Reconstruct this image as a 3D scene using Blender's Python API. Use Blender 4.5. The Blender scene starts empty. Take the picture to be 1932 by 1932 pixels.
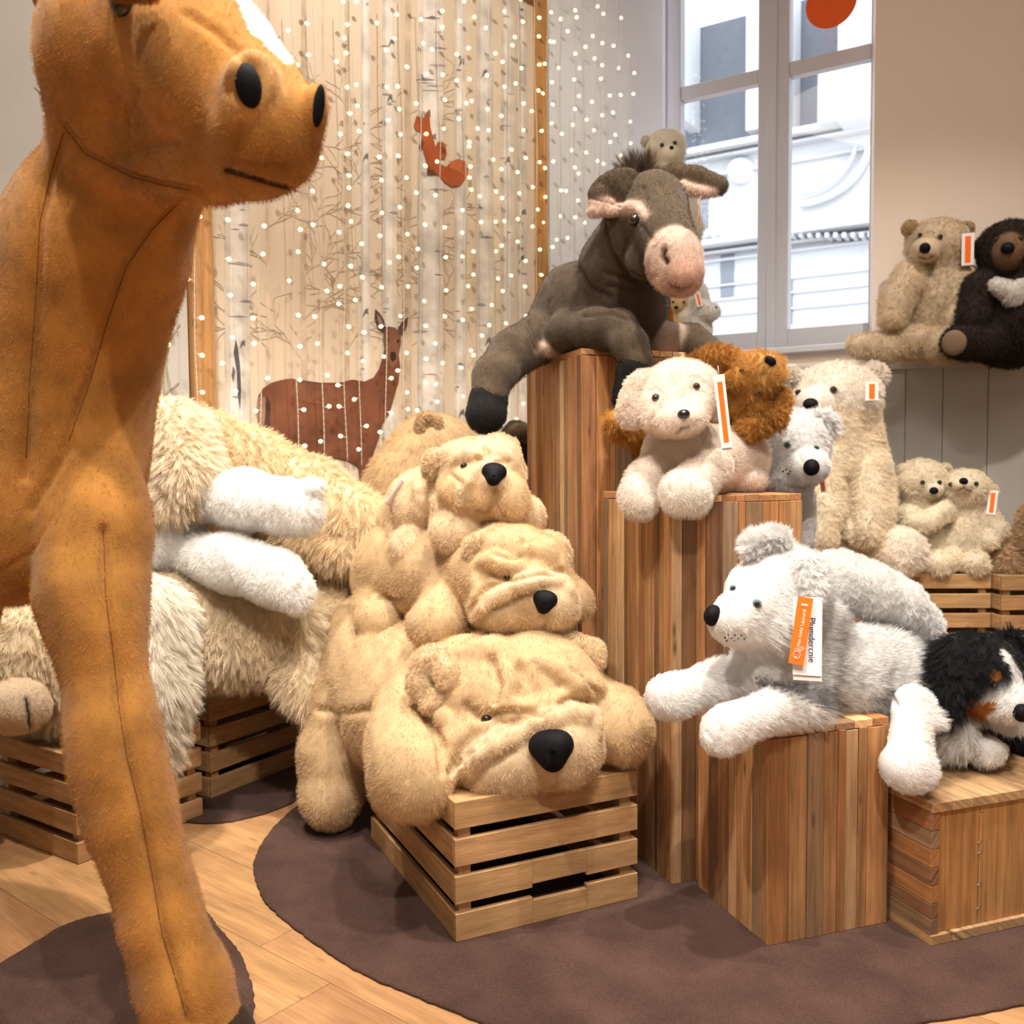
import bpy, bmesh, math, random
import numpy as np
from mathutils import Vector, Matrix
from mathutils.bvhtree import BVHTree
random.seed(7)
SC = bpy.context.scene
COL = SC.collection
# ---------------------------------------------------------------- camera
FPX = 1750.0
PITCH = math.radians(3.1); ROLL = -.008
CAMP = Vector((0, 0, 1.1))
RM = Matrix.Rotation(math.pi/2-PITCH, 3, 'X') @ Matrix.Rotation(ROLL, 3, 'Z')
cam = bpy.data.cameras.new('camera'); camo = bpy.data.objects.new('camera', cam); COL.objects.link(camo)
camo.matrix_world = Matrix.Translation(CAMP) @ RM.to_4x4()
cam.sensor_fit = 'HORIZONTAL'; cam.sensor_width = 36; cam.lens = 36*FPX/1932
cam.clip_start = .05; cam.clip_end = 200
cam.dof.use_dof = True; cam.dof.focus_distance = 2.25; cam.dof.aperture_fstop = 4.6
SC.camera = camo
# ---------------------------------------------------------------- world, sun, lamps, exposure
w = bpy.data.worlds.new('world'); SC.world = w; w.use_nodes = True
bg = w.node_tree.nodes['Background']; bg.inputs[0].default_value = (.80, .88, 1, 1); bg.inputs[1].default_value = 3.7
SC.view_settings.view_transform = 'Standard'; SC.view_settings.look = 'None'
SC.view_settings.gamma = 1; SC.view_settings.exposure = .1; SC.view_settings.use_curve_mapping = False
SC.cycles.max_bounces = 6; SC.cycles.diffuse_bounces = 3; SC.cycles.use_adaptive_sampling = True; SC.cycles.adaptive_threshold = .04; SC.cycles.use_denoising = True; SC.cycles.transparent_max_bounces = 12
SC.cycles.sample_clamp_indirect = 4
def sun(name, d, e, c, ang):
    l = bpy.data.lights.new(name, 'SUN'); l.energy = e; l.color = c; l.angle = math.radians(ang)
    o = bpy.data.objects.new(name, l); COL.objects.link(o)
    o.rotation_euler = Vector(d).to_track_quat('-Z', 'Y').to_euler(); o.location = (0, -6, 12)
sun('sun', (.35, 1, -.75), 1.9, (1, .98, .95), 12)
def lamp(name, loc, to, e, c, deg, r=.03, blend=.35):
    l = bpy.data.lights.new(name, 'SPOT'); l.energy = e; l.color = c; l.spot_size = math.radians(deg)
    l.spot_blend = blend; l.shadow_soft_size = r
    o = bpy.data.objects.new(name, l); COL.objects.link(o); o.location = loc
    o.rotation_euler = (Vector(to)-Vector(loc)).to_track_quat('-Z', 'Y').to_euler()
def area(name, loc, to, e, c, sx, sy):
    l = bpy.data.lights.new(name, 'AREA'); l.shape = 'RECTANGLE'; l.size = sx; l.size_y = sy; l.energy = e; l.color = c
    o = bpy.data.objects.new(name, l); COL.objects.link(o); o.location = loc
    o.rotation_euler = (Vector(to)-Vector(loc)).to_track_quat('-Z', 'Y').to_euler()
WARM = (1, .90, .79)
lamp('ceiling_spot', (.50, 1.55, 3.8), (.55, 2.5, .6), 300, WARM, 75)
lamp('ceiling_spot', (.50, -.40, 3.7), (.10, 2.4, .5), 300, WARM, 55)
lamp('ceiling_spot', (-.80, .80, 3.8), (-.70, 1.6, .6), 330, WARM, 62)
lamp('ceiling_spot', (-1.0, 2.0, 3.8), (-.85, 2.85, .6), 330, WARM, 52, blend=.8)
lamp('ceiling_spot', (1.1, 1.9, 3.8), (.95, 2.7, 1.), 170, WARM, 55, blend=.6)  # added lamp to brighten the husky puppy, also whitens the big husky's back
lamp('ceiling_spot', (1.75, 2.4, 3.8), (1.7, 3.7, .8), 260, WARM, 74, blend=1)
lamp('ceiling_spot', (-.1, 2.4, 4.0), (-.45, 4.0, 1.9), 150, WARM, 100, blend=1)  # added wash that brightens the mural
area('ceiling_fill', (0, .8, 4.1), (0, .9, 0), 80, (1, .92, .84), 3.2, 3.4)  # broad overhead fill added for ambient light, no fixture modelled
area('rear_fill', (-.3, -2.4, 1.9), (0, 3, 1.0), 16, (1, .93, .87), 3.5, 1.8)  # added fill behind the camera, the wall there has no window
# ---------------------------------------------------------------- helpers
def ray(x, y):
    return RM @ Vector(((x-966)/FPX, -(y-966)/FPX, -1))
def G(x, y, z=0.):
    d = ray(x, y); return CAMP + d*((z-CAMP.z)/d.z)
def P(x, y, Y):
    d = ray(x, y); return CAMP + d*(Y/d.y)
def onplane(x, y, o, n):
    d = ray(x, y); return CAMP + d*((Vector(o)-CAMP).dot(n)/d.dot(n))
def tag(o, label=None, cat=None, group=None, kind=None):
    if label: o['label'] = label
    if cat: o['category'] = cat
    if group: o['group'] = group
    if kind: o['kind'] = kind
    return o
def empty(name, loc, label, cat, group=None):
    o = bpy.data.objects.new(name, None); COL.objects.link(o); o.location = loc; o.empty_display_size = .05
    return tag(o, label, cat, group)
def link(name, me, mat=None, parent=None, loc=None):
    """world-space mesh -> object; parented objects keep world coordinates through a local offset"""
    o = bpy.data.objects.new(name, me); COL.objects.link(o)
    if mat and not me.materials: me.materials.append(mat)
    if parent is not None:
        base = Vector((0, 0, 0)); p = parent
        while p is not None:
            base += Vector(p.location); p = p.parent
        me.transform(Matrix.Translation(-base)); o.parent = parent
    elif loc is not None:
        me.transform(Matrix.Translation(-Vector(loc))); o.location = loc
    return o
class MB:
    def __init__(s): s.v = []; s.f = []; s.c = []; s.uv = []; s.sm = []
    def quadface(s, idx, col, uvs, smooth=False):
        s.f.append(idx); s.c.append(col); s.uv.append(uvs); s.sm.append(smooth)
    def box(s, o, ex, ey, ez, sx, sy, sz, col=(1, 1, 1), ch=0.):
        """o = min corner, e* unit axes"""
        o = Vector(o); ex = Vector(ex); ey = Vector(ey); ez = Vector(ez)
        L = [sx, sy, sz]; g = L.index(max(L)); ru, rv = random.random()*30, random.random()*30
        b = len(s.v); loc = []
        if ch <= 0:
            for k in (0, 1):
                for j in (0, 1):
                    for i in (0, 1):
                        loc.append((i*sx, j*sy, k*sz))
            fs = [(0, 2, 3, 1), (4, 5, 7, 6), (0, 1, 5, 4), (2, 6, 7, 3), (0, 4, 6, 2), (1, 3, 7, 5)]
        else:
            bm = bmesh.new(); bmesh.ops.create_cube(bm, size=1)
            for v in bm.verts: v.co = Vector(((v.co.x+.5)*sx, (v.co.y+.5)*sy, (v.co.z+.5)*sz))
            bmesh.ops.bevel(bm, geom=bm.edges[:], offset=ch, segments=1, affect='EDGES')
            bm.verts.index_update(); loc = [tuple(v.co) for v in bm.verts]; fs = [tuple(v.index for v in f.verts) for f in bm.faces]; bm.free()
        for q in loc: s.v.append(o+ex*q[0]+ey*q[1]+ez*q[2])
        for f in fs:
            uvs = []
            for i in f:
                q = loc[i]; rest = [q[a] for a in range(3) if a != g]
                uvs.append((q[g]+ru, rest[0]+rest[1]*1.3+rv))
            s.quadface(tuple(b+i for i in f), col, uvs)
    def poly(s, pts, col=(1, 1, 1)):
        b = len(s.v); s.v += [Vector(p) for p in pts]
        s.quadface(tuple(range(b, b+len(pts))), col, [(p[0], p[2]) for p in pts])
    def prism(s, pts, d, col=(1, 1, 1)):
        """closed polygon pts extruded by vector d"""
        d = Vector(d); n = len(pts); b = len(s.v)
        s.v += [Vector(p) for p in pts]+[Vector(p)+d for p in pts]
        s.quadface(tuple(range(b, b+n)), col, [(p[0], p[2]) for p in pts])
        s.quadface(tuple(reversed(range(b+n, b+2*n))), col, [(p[0], p[2]) for p in reversed(pts)])
        for i in range(n):
            j = (i+1) % n
            s.quadface((b+j, b+i, b+n+i, b+n+j), col, [(0, 0), (1, 0), (1, 1), (0, 1)])
    def tube(s, pts, r, col=(1, 1, 1), n=6, closed_ends=True):
        pts = [Vector(p) for p in pts]; rs = r if isinstance(r, (list, tuple)) else [r]*len(pts)
        rings = []; t0 = (pts[1]-pts[0]).normalized(); u = t0.orthogonal().normalized()
        for i, p in enumerate(pts):
            t = (pts[min(i+1, len(pts)-1)]-pts[max(i-1, 0)]).normalized()
            u = (u-t*u.dot(t)).normalized(); v = t.cross(u); b = len(s.v)
            for k in range(n):
                a = 2*math.pi*k/n; s.v.append(p+(u*math.cos(a)+v*math.sin(a))*rs[i])
            rings.append(b)
        for i in range(len(rings)-1):
            a, b = rings[i], rings[i+1]
            for k in range(n):
                k2 = (k+1) % n
                s.quadface((a+k, a+k2, b+k2, b+k), col, [(0, 0)]*4, True)
        if closed_ends:
            s.quadface(tuple(rings[0]+k for k in reversed(range(n))), col, [(0, 0)]*n, True)
            s.quadface(tuple(rings[-1]+k for k in range(n)), col, [(0, 0)]*n, True)
    def ellip(s, c, r, rot=None, col=(1, 1, 1), seg=20, rings=12):
        c = Vector(c); b = len(s.v); rot = rot or Matrix.Identity(3)
        for i in range(rings+1):
            th = math.pi*i/rings
            for k in range(seg):
                ph = 2*math.pi*k/seg
                s.v.append(c+rot @ Vector((r[0]*math.sin(th)*math.cos(ph), r[1]*math.sin(th)*math.sin(ph), r[2]*math.cos(th))))
        for i in range(rings):
            for k in range(seg):
                k2 = (k+1) % seg
                s.quadface((b+i*seg+k, b+(i+1)*seg+k, b+(i+1)*seg+k2, b+i*seg+k2), col, [(0, 0)]*4, True)
    def mesh(s, name):
        me = bpy.data.meshes.new(name)
        me.from_pydata([tuple(v) for v in s.v], [], s.f)
        ca = me.color_attributes.new('Col', 'FLOAT_COLOR', 'CORNER'); uvl = me.uv_layers.new(name='UVMap')
        cc = []; uu = []
        for f, c, u in zip(s.f, s.c, s.uv):
            for q in range(len(f)): cc += [c[0], c[1], c[2], 1]; uu += [u[q][0], u[q][1]]
        ca.data.foreach_set('color', cc); uvl.data.foreach_set('uv', uu)
        me.polygons.foreach_set('use_smooth', s.sm)
        me.validate(); me.update(); return me
    def build(s, name, mat, parent=None, loc=None): return link(name, s.mesh(name), mat, parent, loc)
# ---------------------------------------------------------------- materials
def newmat(name):
    m = bpy.data.materials.new(name); m.use_nodes = True; nt = m.node_tree
    return m, nt, nt.nodes['Principled BSDF']
def plain(name, col, rough=.6, spec=.3, metal=0, bump=0, bscale=200, var=0., emit=0):
    m, nt, b = newmat(name); b.inputs['Base Color'].default_value = (*col, 1); b.inputs['Roughness'].default_value = rough
    b.inputs['Specular IOR Level'].default_value = spec; b.inputs['Metallic'].default_value = metal
    if emit: b.inputs['Emission Color'].default_value = (*col, 1); b.inputs['Emission Strength'].default_value = emit
    if bump or var:
        g = nt.nodes.new('ShaderNodeTexCoord'); n = nt.nodes.new('ShaderNodeTexNoise'); n.inputs['Scale'].default_value = bscale
        n.inputs['Detail'].default_value = 4; nt.links.new(g.outputs['Object'], n.inputs['Vector'])
        if bump:
            bp = nt.nodes.new('ShaderNodeBump'); bp.inputs['Strength'].default_value = bump; bp.inputs['Distance'].default_value = .002
            nt.links.new(n.outputs['Fac'], bp.inputs['Height']); nt.links.new(bp.outputs[0], b.inputs['Normal'])
        if var:
            mx = nt.nodes.new('ShaderNodeMapRange'); mx.inputs[3].default_value = 1-var; mx.inputs[4].default_value = 1+var
            hs = nt.nodes.new('ShaderNodeHueSaturation'); hs.inputs['Color'].default_value = (*col, 1)
            nt.links.new(n.outputs['Fac'], mx.inputs[0]); nt.links.new(mx.outputs[0], hs.inputs['Value']); nt.links.new(hs.outputs[0], b.inputs['Base Color'])
    return m
def vcol(name, rough=.7, emit=0):
    m, nt, b = newmat(name); a = nt.nodes.new('ShaderNodeAttribute'); a.attribute_name = 'Col'
    g = nt.nodes.new('ShaderNodeTexCoord'); n = nt.nodes.new('ShaderNodeTexNoise'); n.inputs['Scale'].default_value = 9; n.inputs['Detail'].default_value = 6
    r = nt.nodes.new('ShaderNodeMapRange'); r.inputs[1].default_value = .3; r.inputs[2].default_value = .7; r.inputs[3].default_value = .72; r.inputs[4].default_value = 1.22
    vm = nt.nodes.new('ShaderNodeVectorMath'); vm.operation = 'SCALE'; nt.links.new(g.outputs['Object'], n.inputs['Vector']); nt.links.new(n.outputs['Fac'], r.inputs[0])
    nt.links.new(a.outputs['Color'], vm.inputs[0]); nt.links.new(r.outputs[0], vm.inputs['Scale']); nt.links.new(vm.outputs[0], b.inputs['Base Color']); b.inputs['Roughness'].default_value = rough; b.inputs['Specular IOR Level'].default_value = .25
    return m
def wood(name, us=3., vs=70., lo=.62, hi=1.18, rough=.62, knots=.55, bump=.5):
    m, nt, b = newmat(name); N = nt.nodes.new; L = nt.links.new
    uv = N('ShaderNodeUVMap'); uv.uv_map = 'UVMap'
    def noise(su, sv, det, dist=0.):
        mp = N('ShaderNodeMapping'); mp.inputs['Scale'].default_value = (su, sv, 1); L(uv.outputs[0], mp.inputs[0])
        n = N('ShaderNodeTexNoise'); n.inputs['Scale'].default_value = 1; n.inputs['Detail'].default_value = det; n.inputs['Distortion'].default_value = dist
        L(mp.outputs[0], n.inputs['Vector']); return n
    n1 = noise(us, vs, 5, .3); n2 = noise(us*5, vs*5, 3); n3 = noise(5, 12, 3)
    def mr(n, a, c, f0=.3, f1=.7):
        r = N('ShaderNodeMapRange'); r.inputs[1].default_value = f0; r.inputs[2].default_value = f1; r.inputs[3].default_value = a; r.inputs[4].default_value = c
        L(n.outputs['Fac'], r.inputs[0]); return r
    r1 = mr(n1, lo, hi); r2 = mr(n2, .86, 1.1); r3 = mr(n3, .82, 1.12)
    m1 = N('ShaderNodeMath'); m1.operation = 'MULTIPLY'; L(r1.outputs[0], m1.inputs[0]); L(r2.outputs[0], m1.inputs[1])
    m2 = N('ShaderNodeMath'); m2.operation = 'MULTIPLY'; L(m1.outputs[0], m2.inputs[0]); L(r3.outputs[0], m2.inputs[1])
    last = m2
    if knots:
        mp = N('ShaderNodeMapping'); mp.inputs['Scale'].default_value = (4.5, 17, 1); L(uv.outputs[0], mp.inputs[0])
        vo = N('ShaderNodeTexVoronoi'); vo.inputs['Scale'].default_value = 1; L(mp.outputs[0], vo.inputs['Vector'])
        r = N('ShaderNodeMapRange'); r.inputs[1].default_value = .04; r.inputs[2].default_value = .13; r.inputs[3].default_value = 1-knots; r.inputs[4].default_value = 1
        L(vo.outputs['Distance'], r.inputs[0]); m3 = N('ShaderNodeMath'); m3.operation = 'MULTIPLY'; L(m2.outputs[0], m3.inputs[0]); L(r.outputs[0], m3.inputs[1]); last = m3
    a = N('ShaderNodeAttribute'); a.attribute_name = 'Col'
    vm = N('ShaderNodeVectorMath'); vm.operation = 'SCALE'; L(a.outputs['Color'], vm.inputs[0]); L(last.outputs[0], vm.inputs['Scale'])
    L(vm.outputs[0], b.inputs['Base Color']); b.inputs['Roughness'].default_value = rough; b.inputs['Specular IOR Level'].default_value = .3
    bp = N('ShaderNodeBump'); bp.inputs['Strength'].default_value = bump; bp.inputs['Distance'].default_value = .001
    L(last.outputs[0], bp.inputs['Height']); L(bp.outputs[0], b.inputs['Normal']); return m
M_RECL = wood('reclaimed_planks', knots=.6, lo=.6)
M_CRATE = wood('crate_wood', us=5, vs=45, lo=.72, hi=1.12, knots=0)
M_OAK = wood('oak_floor', us=2.2, vs=38, lo=.78, hi=1.1, rough=.38, knots=.35, bump=.2)
M_FRAME = wood('frame_wood', us=3, vs=60, lo=.75, hi=1.12, knots=0)
M_VC = vcol('printed_panel')
# ---------------------------------------------------------------- room
def structure(name, mb, mat): o = mb.build(name, mat); o['kind'] = 'structure'; return o
def sheet(name, a, b, z0, z1, mat, t=.06, col=(1, 1, 1)):
    """upright slab from a to b (2D), thickness t away from the room"""
    a = Vector((*a, 0)); b = Vector((*b, 0)); u = (b-a).normalized(); n = Vector((-u.y, u.x, 0))
    mb = MB(); mb.box(a+Vector((0, 0, z0)), u, n, (0, 0, 1), (b-a).length, t, z1-z0, col); return structure(name, mb, mat)
CEIL = 4.2
# floor boards
d1 = (G(123, 1753)-G(0, 1675)); az = math.atan2(d1.y, d1.x)
fu = Vector((math.cos(az), math.sin(az), 0)); fv = Vector((-fu.y, fu.x, 0)); org = G(0, 1675)
mb = MB(); rr = random.Random(3); bw = .235
for r in range(-22, 30):
    u = -7+rr.random()*1.5
    while u < 8:
        ln = 1.2+rr.random()*.9; t = rr.uniform(.9, 1.08); c = (.50*t, .275*t*rr.uniform(.97, 1.03), .125*t)
        mb.box(org+fu*u+fv*(r*bw)-Vector((0, 0, .02)), fu, fv, (0, 0, 1), ln-.0015, bw-.0012, .02, c); u += ln
structure('floor', mb, M_OAK)
M_WALLB = plain('beige_paint', (.82, .71, .61), .85, .1, bump=.08, bscale=300)
M_WALLW = plain('pale_paint', (.74, .76, .80), .8, .1, bump=.05, bscale=300)
M_GREY = plain('grey_panel_paint', (.42, .40, .365), .6, .2)
M_WIN = plain('grey_window_paint', (.56, .57, .62), .45, .35)
M_CEIL = plain('ceiling_paint', (.8, .78, .74), .9, .1)
K = Vector((.811, 5.0, 0)); mu = Vector((-.78, -.626, 0)).normalized(); mn = Vector((mu.y, -mu.x, 0))  # mural wall runs from K towards camera-left
if mn.y > 0: mn = -mn
wu = Vector((.848, -.529, 0)).normalized(); wn = Vector((wu.y, -wu.x, 0))
if wn.y > 0: wn = -wn
def MU(x, y, off=0.): return onplane(x, y, K+mn*off, mn)
def WI(x, y, off=0.): return onplane(x, y, K+wn*off, wn)
zc = Vector((0, 0, 1))
Lend = K+mu*5.2
mb = MB(); mb.box(K-mn*.05+mu*0, mu, mn, zc, 5.2, .05, CEIL, (1, 1, 1)); structure('wall_left', mb, M_WALLW)
# window wall with opening
u0 = (WI(1252, 600)-K).dot(wu); u1 = (WI(1645, 600)-K).dot(wu)+.0; zb = WI(1450, 658).z
wall_end = K+wu*u1
mb = MB(); mb.box(K-wn*.28, wu, wn, zc, u1, .28, zb, (1, 1, 1)); mb.box(K-wn*.28+zc*3.95, wu, wn, zc, u1, .28, .25, (1, 1, 1))
if u0 > .01: mb.box(K-wn*.28+zc*zb, wu, wn, zc, u0, .28, 3.95-zb)
structure('wall_back', mb, M_WALLB)
# upper right wall: starts at window edge
R0 = Vector((wall_end.x, wall_end.y, 0)); ZL = 1.539
Lg0 = G(1645, 688, ZL); Lg1 = G(1932, 679, ZL); lu = (Lg1-Lg0).normalized(); ln_ = Vector((lu.y, -lu.x, 0))
mb = MB(); mb.box(R0+Vector((0, 0, 0)), lu, -ln_, zc, 3.2, .1, CEIL, (1, 1, 1)); structure('wall_right', mb, M_WALLB)
# wainscot box with ledge
ws = Lg0-lu*.62; ws.z = 0
mb = MB(); s = 0; rr = random.Random(5)
while s < 3.2:
    wd = rr.choice([.16, .19, .11, .2]); mb.box(ws+lu*s, lu, -ln_, zc, wd-.004, .03, ZL-.02, (1, 1, 1)); s += wd
mb.box(ws-ln_*.012, lu, -ln_, zc, 3.2, .02, ZL-.02)
structure('trim_1', mb, M_GREY)
depthL = abs((R0-Lg0).dot(ln_))+.02
mb = MB(); mb.box(ws+ln_*.02+zc*(ZL-.025), lu, -ln_, zc, 3.2, depthL+.02, .025, (1, 1, 1)); structure('trim_2', mb, plain('ledge_paint', (.5, .47, .43), .5, .3))
# ceiling and the rest of the room
mb = MB(); mb.box((-5, -3, CEIL), (1, 0, 0), (0, 1, 0), zc, 10, 8.6, .1); structure('ceiling', mb, M_CEIL)
M_RW = plain('room_paint', (.72, .64, .55), .9, .1)
for nm, a, b in (('wall_front', (4.2, -2.9), (-4.6, -2.9)), ('wall_side', (-3.3, -2.9), (-3.3, 2.2)), ('wall_far_side', (4.1, 4.2), (4.1, -2.9))):
    a = Vector((*a, 0)); b = Vector((*b, 0)); uu = (b-a).normalized(); mb = MB(); mb.box(a, uu, uu.cross(zc), zc, (b-a).length, .1, CEIL); structure(nm, mb, M_RW)
# ---------------------------------------------------------------- window
def wbar(mb, x0, y0, x1, y1, th, off, horiz=False, wd=None):
    """bar on window plane given by corner pixels: upright from x0..x1 or a rail"""
def wrect(mb, ua, ub, za, zb_, off, th, col=(1, 1, 1)):
    mb.box(K+wu*ua+zc*za-wn*off, wu, wn, zc, ub-ua, th, zb_-za, col, .004)
def wu_(x, y): return (WI(x, y, -.12)-K).dot(wu)
def wz_(x, y): return WI(x, y, -.12).z
ztop = 3.95; zbot = zb
U = [wu_(1252, 400), wu_(1287, 400), wu_(1432, 400), wu_(1490, 400), wu_(1642, 400), wu_(1668, 400)]
zt1 = wz_(1360, 155); zt0 = wz_(1360, 172); zp = wz_(1400, 629); zr = wz_(1570, 614)
for i, (a, b) in enumerate(((U[1], U[2]), (U[3], U[4]))):
    o = empty('window_%d' % (i+1), K+wu*(a+b)/2+zc*zbot, None, None); o['kind'] = 'structure'
    mid = (U[2]+U[3])/2
    L_, R_ = (U[0], mid-.002) if i == 0 else (mid+.002, U[5])
    mb = MB(); wrect(mb, L_, a, zbot, ztop, .16, .07); wrect(mb, b, R_, zbot, ztop, .16, .07)
    wrect(mb, a, b, zbot, zp, .16, .07); wrect(mb, a, b, ztop-.06, ztop, .16, .07)
    wrect(mb, a, b, zt0-.012, zt1+.012, .155, .06)
    if i == 0: wrect(mb, L_, L_+.03, zbot, ztop, .14, .06); wrect(mb, mid-.03, mid+.02, zbot, ztop, .11, .03)
    else: wrect(mb, R_-.03, R_, zbot, ztop, .14, .06)
    mb.build('window_frame', M_WIN, o)
    gm = bpy.data.materials.get('window_glass')
    if not gm:
        gm, nt, bb = newmat('window_glass'); tr = nt.nodes.new('ShaderNodeBsdfTransparent'); gl = nt.nodes.new('ShaderNodeBsdfGlossy'); gl.inputs['Roughness'].default_value = .02
        mx = nt.nodes.new('ShaderNodeMixShader'); mx.inputs[0].default_value = .05; tr.inputs[0].default_value = (.97, .98, 1, 1)
        nt.links.new(tr.outputs[0], mx.inputs[1]); nt.links.new(gl.outputs[0], mx.inputs[2]); nt.links.new(mx.outputs[0], nt.nodes['Material Output'].inputs[0])
    mb = MB(); mb.box(K+wu*a+zc*zp-wn*.135, wu, wn, zc, b-a, .004, ztop-zp); mb.build('window_pane', gm, o)
mb = MB(); mb.box(K+wu*(U[0])+zc*(zbot-.035)-wn*.16, wu, wn, zc, U[5]-U[0], .2, .035, (1, 1, 1), .006); structure('trim_3', mb, M_WIN)
# hanging orange disc in the window
c = WI(1568, 4, .05); dm = MB(); ring = [c+(wu*math.cos(a)+zc*math.sin(a))*.118 for a in np.linspace(0, 2*math.pi, 49)[:-1]]
dm.prism(ring, -wn*.004); dm.tube([c+zc*.104, c+zc*.5], .001)
o = dm.build('hanging_disc', plain('orange_card', (.80, .11, .01), .6), None, c); tag(o, 'round orange card disc hanging at the top of the window', 'sign')
# ---------------------------------------------------------------- house across the street
fo = K-wn*9.0
def FA(x, y, off=0.): return onplane(x, y, fo+wn*off, wn)
M_STONE = plain('pale_limestone', (.58, .58, .57), .85, .1, var=.08, bscale=1.5); M_SLATE = plain('slate_roof', (.13, .14, .16), .7, .2, var=.2, bscale=14); M_DARKW = plain('street_window_glass', (.16, .17, .19), .2, .5)
bld = empty('stone_building', FA(1450, 700).xy.to_3d(), 'pale stone building with slate roof and carved cornices across the street', 'building')
def fbox(mb, x0, x1, y0, y1, out=.1, deep=.3):
    a = FA(x0, (y0+y1)/2); b = FA(x1, (y0+y1)/2); xm = (x0+x1)/2; z1_ = FA(xm, y0).z; z0_ = FA(xm, y1).z
    s0 = (a-fo).dot(wu); s1 = (b-fo).dot(wu)
    mb.box(fo+wu*s0-wn*deep+zc*z0_, wu, wn, zc, s1-s0, deep+out, z1_-z0_)
zroof = FA(1450, 258).z
mb = MB(); mb.box(fo-wu*9-wn*.5, wu, wn, zc, 24, .5, zroof); mb.build('facade', M_STONE, bld)
mb = MB(); mb.box(fo-wu*9-wn*1.2+zc*zroof, wu, (wn*.55+zc*-.0).normalized(), zc, 24, .8, 2.0)
mb.build('roof', M_SLATE, bld)
mb = MB()
for (a, b, c_, d, t) in ((1150, 1900, 252, 262, .35), (1150, 1900, 268, 273, .2), (1150, 1900, 440, 449, .45), (1150, 1900, 456, 460, .2), (1150, 1900, 470, 474, .1), (1150, 1900, 520, 523, .06), (1150, 1900, 548, 551, .06), (1150, 1900, 578, 581, .06), (1150, 1900, 300, 304, .08)): fbox(mb, a, b, c_, d, t)
for k in range(40): fbox(mb, 1200+k*16, 1207+k*16, 449, 457, .38)
mb.build('cornice', M_STONE, bld)
mb = MB()  # chimneys / dormers pale in front of the roof
for (a, b, c_, d, t) in ((1290, 1308, -60, 240, .5), (1560, 1600, 130, 250, .5), (1600, 1650, -40, 250, .6), (1420, 1500, -80, 250, .3)): fbox(mb, a, b, c_, d, t)
mb.build('dormer', M_STONE, bld)
for (a, b, c_, d) in ((1322, 1337, 350, 432), (1360, 1385, 480, 560), (1488, 1496, 530, 612), (1388, 1432, 300, 420), (1660, 1700, 480, 600), (1240, 1270, 480, 600)):
    if (a, b) == (1388, 1432): continue
    mb = MB(); fbox(mb, a, b, c_, d, .02, .02); mb.build('window', M_DARKW, bld)
mb = MB(); pts = [FA(1490+150*math.cos(t), 262+125*math.sin(t), .1) for t in np.linspace(.12, 1.45, 20)]; mb.tube(pts, .05, n=8)
pts = [FA(1490+125*math.cos(t), 262+105*math.sin(t), .1) for t in np.linspace(.12, 1.45, 20)]; mb.tube(pts, .03, n=8); mb.build('arch_moulding', M_STONE, bld)
mb = MB(); mb.ellip(FA(1400, 322, .05), (.22, .1, .2)); mb.build('carved_medallion', plain('weathered_stone', (.6, .6, .6), .9), bld)
mb = MB(); mb.box((-30, 7, -3.6), (1, 0, 0), (0, 1, 0), zc, 70, 30, .1); structure('street', mb, plain('asphalt', (.3, .3, .31), .9))
# ---------------------------------------------------------------- mural with frame
MZ0 = .25
mural = empty('forest_mural', (K+mu*1.6).xy.to_3d()+zc*MZ0, 'large printed birch forest panel with deer and squirrel in a wooden frame', 'mural')
mU = lambda x, y: (MU(x, y)-K).dot(mu)
um0 = mU(1003, 400); um1 = mU(372, 600); ztopm = MU(1000, 12).z
mb = MB(); mb.box(K+mu*um0+mn*.005+zc*MZ0, mu, mn, zc, um1-um0, .02, ztopm-MZ0)
pm, nt, b = newmat('mural_print'); N = nt.nodes.new; L = nt.links.new
g = N('ShaderNodeTexCoord'); mp = N('ShaderNodeMapping'); mp.inputs['Scale'].default_value = (9, 9, .5); L(g.outputs['Object'], mp.inputs[0])
n = N('ShaderNodeTexNoise'); n.inputs['Scale'].default_value = 1; n.inputs['Detail'].default_value = 3; L(mp.outputs[0], n.inputs['Vector'])
cr = N('ShaderNodeValToRGB'); cr.color_ramp.elements[0].position = .35; cr.color_ramp.elements[0].color = (.60, .485, .36, 1); cr.color_ramp.elements[1].position = .65; cr.color_ramp.elements[1].color = (.68, .57, .44, 1)
L(n.outputs['Fac'], cr.inputs[0]); L(cr.outputs[0], b.inputs['Base Color']); b.inputs['Roughness'].default_value = .8; b.inputs['Specular IOR Level'].default_value = .1
mb.build('printed_panel', pm, mural)
def mpoly(mb, pts, off, col): mb.prism([MU(x, y, off) for x, y in pts][::1], -mn*.0012, col)
rr = random.Random(11)
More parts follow.
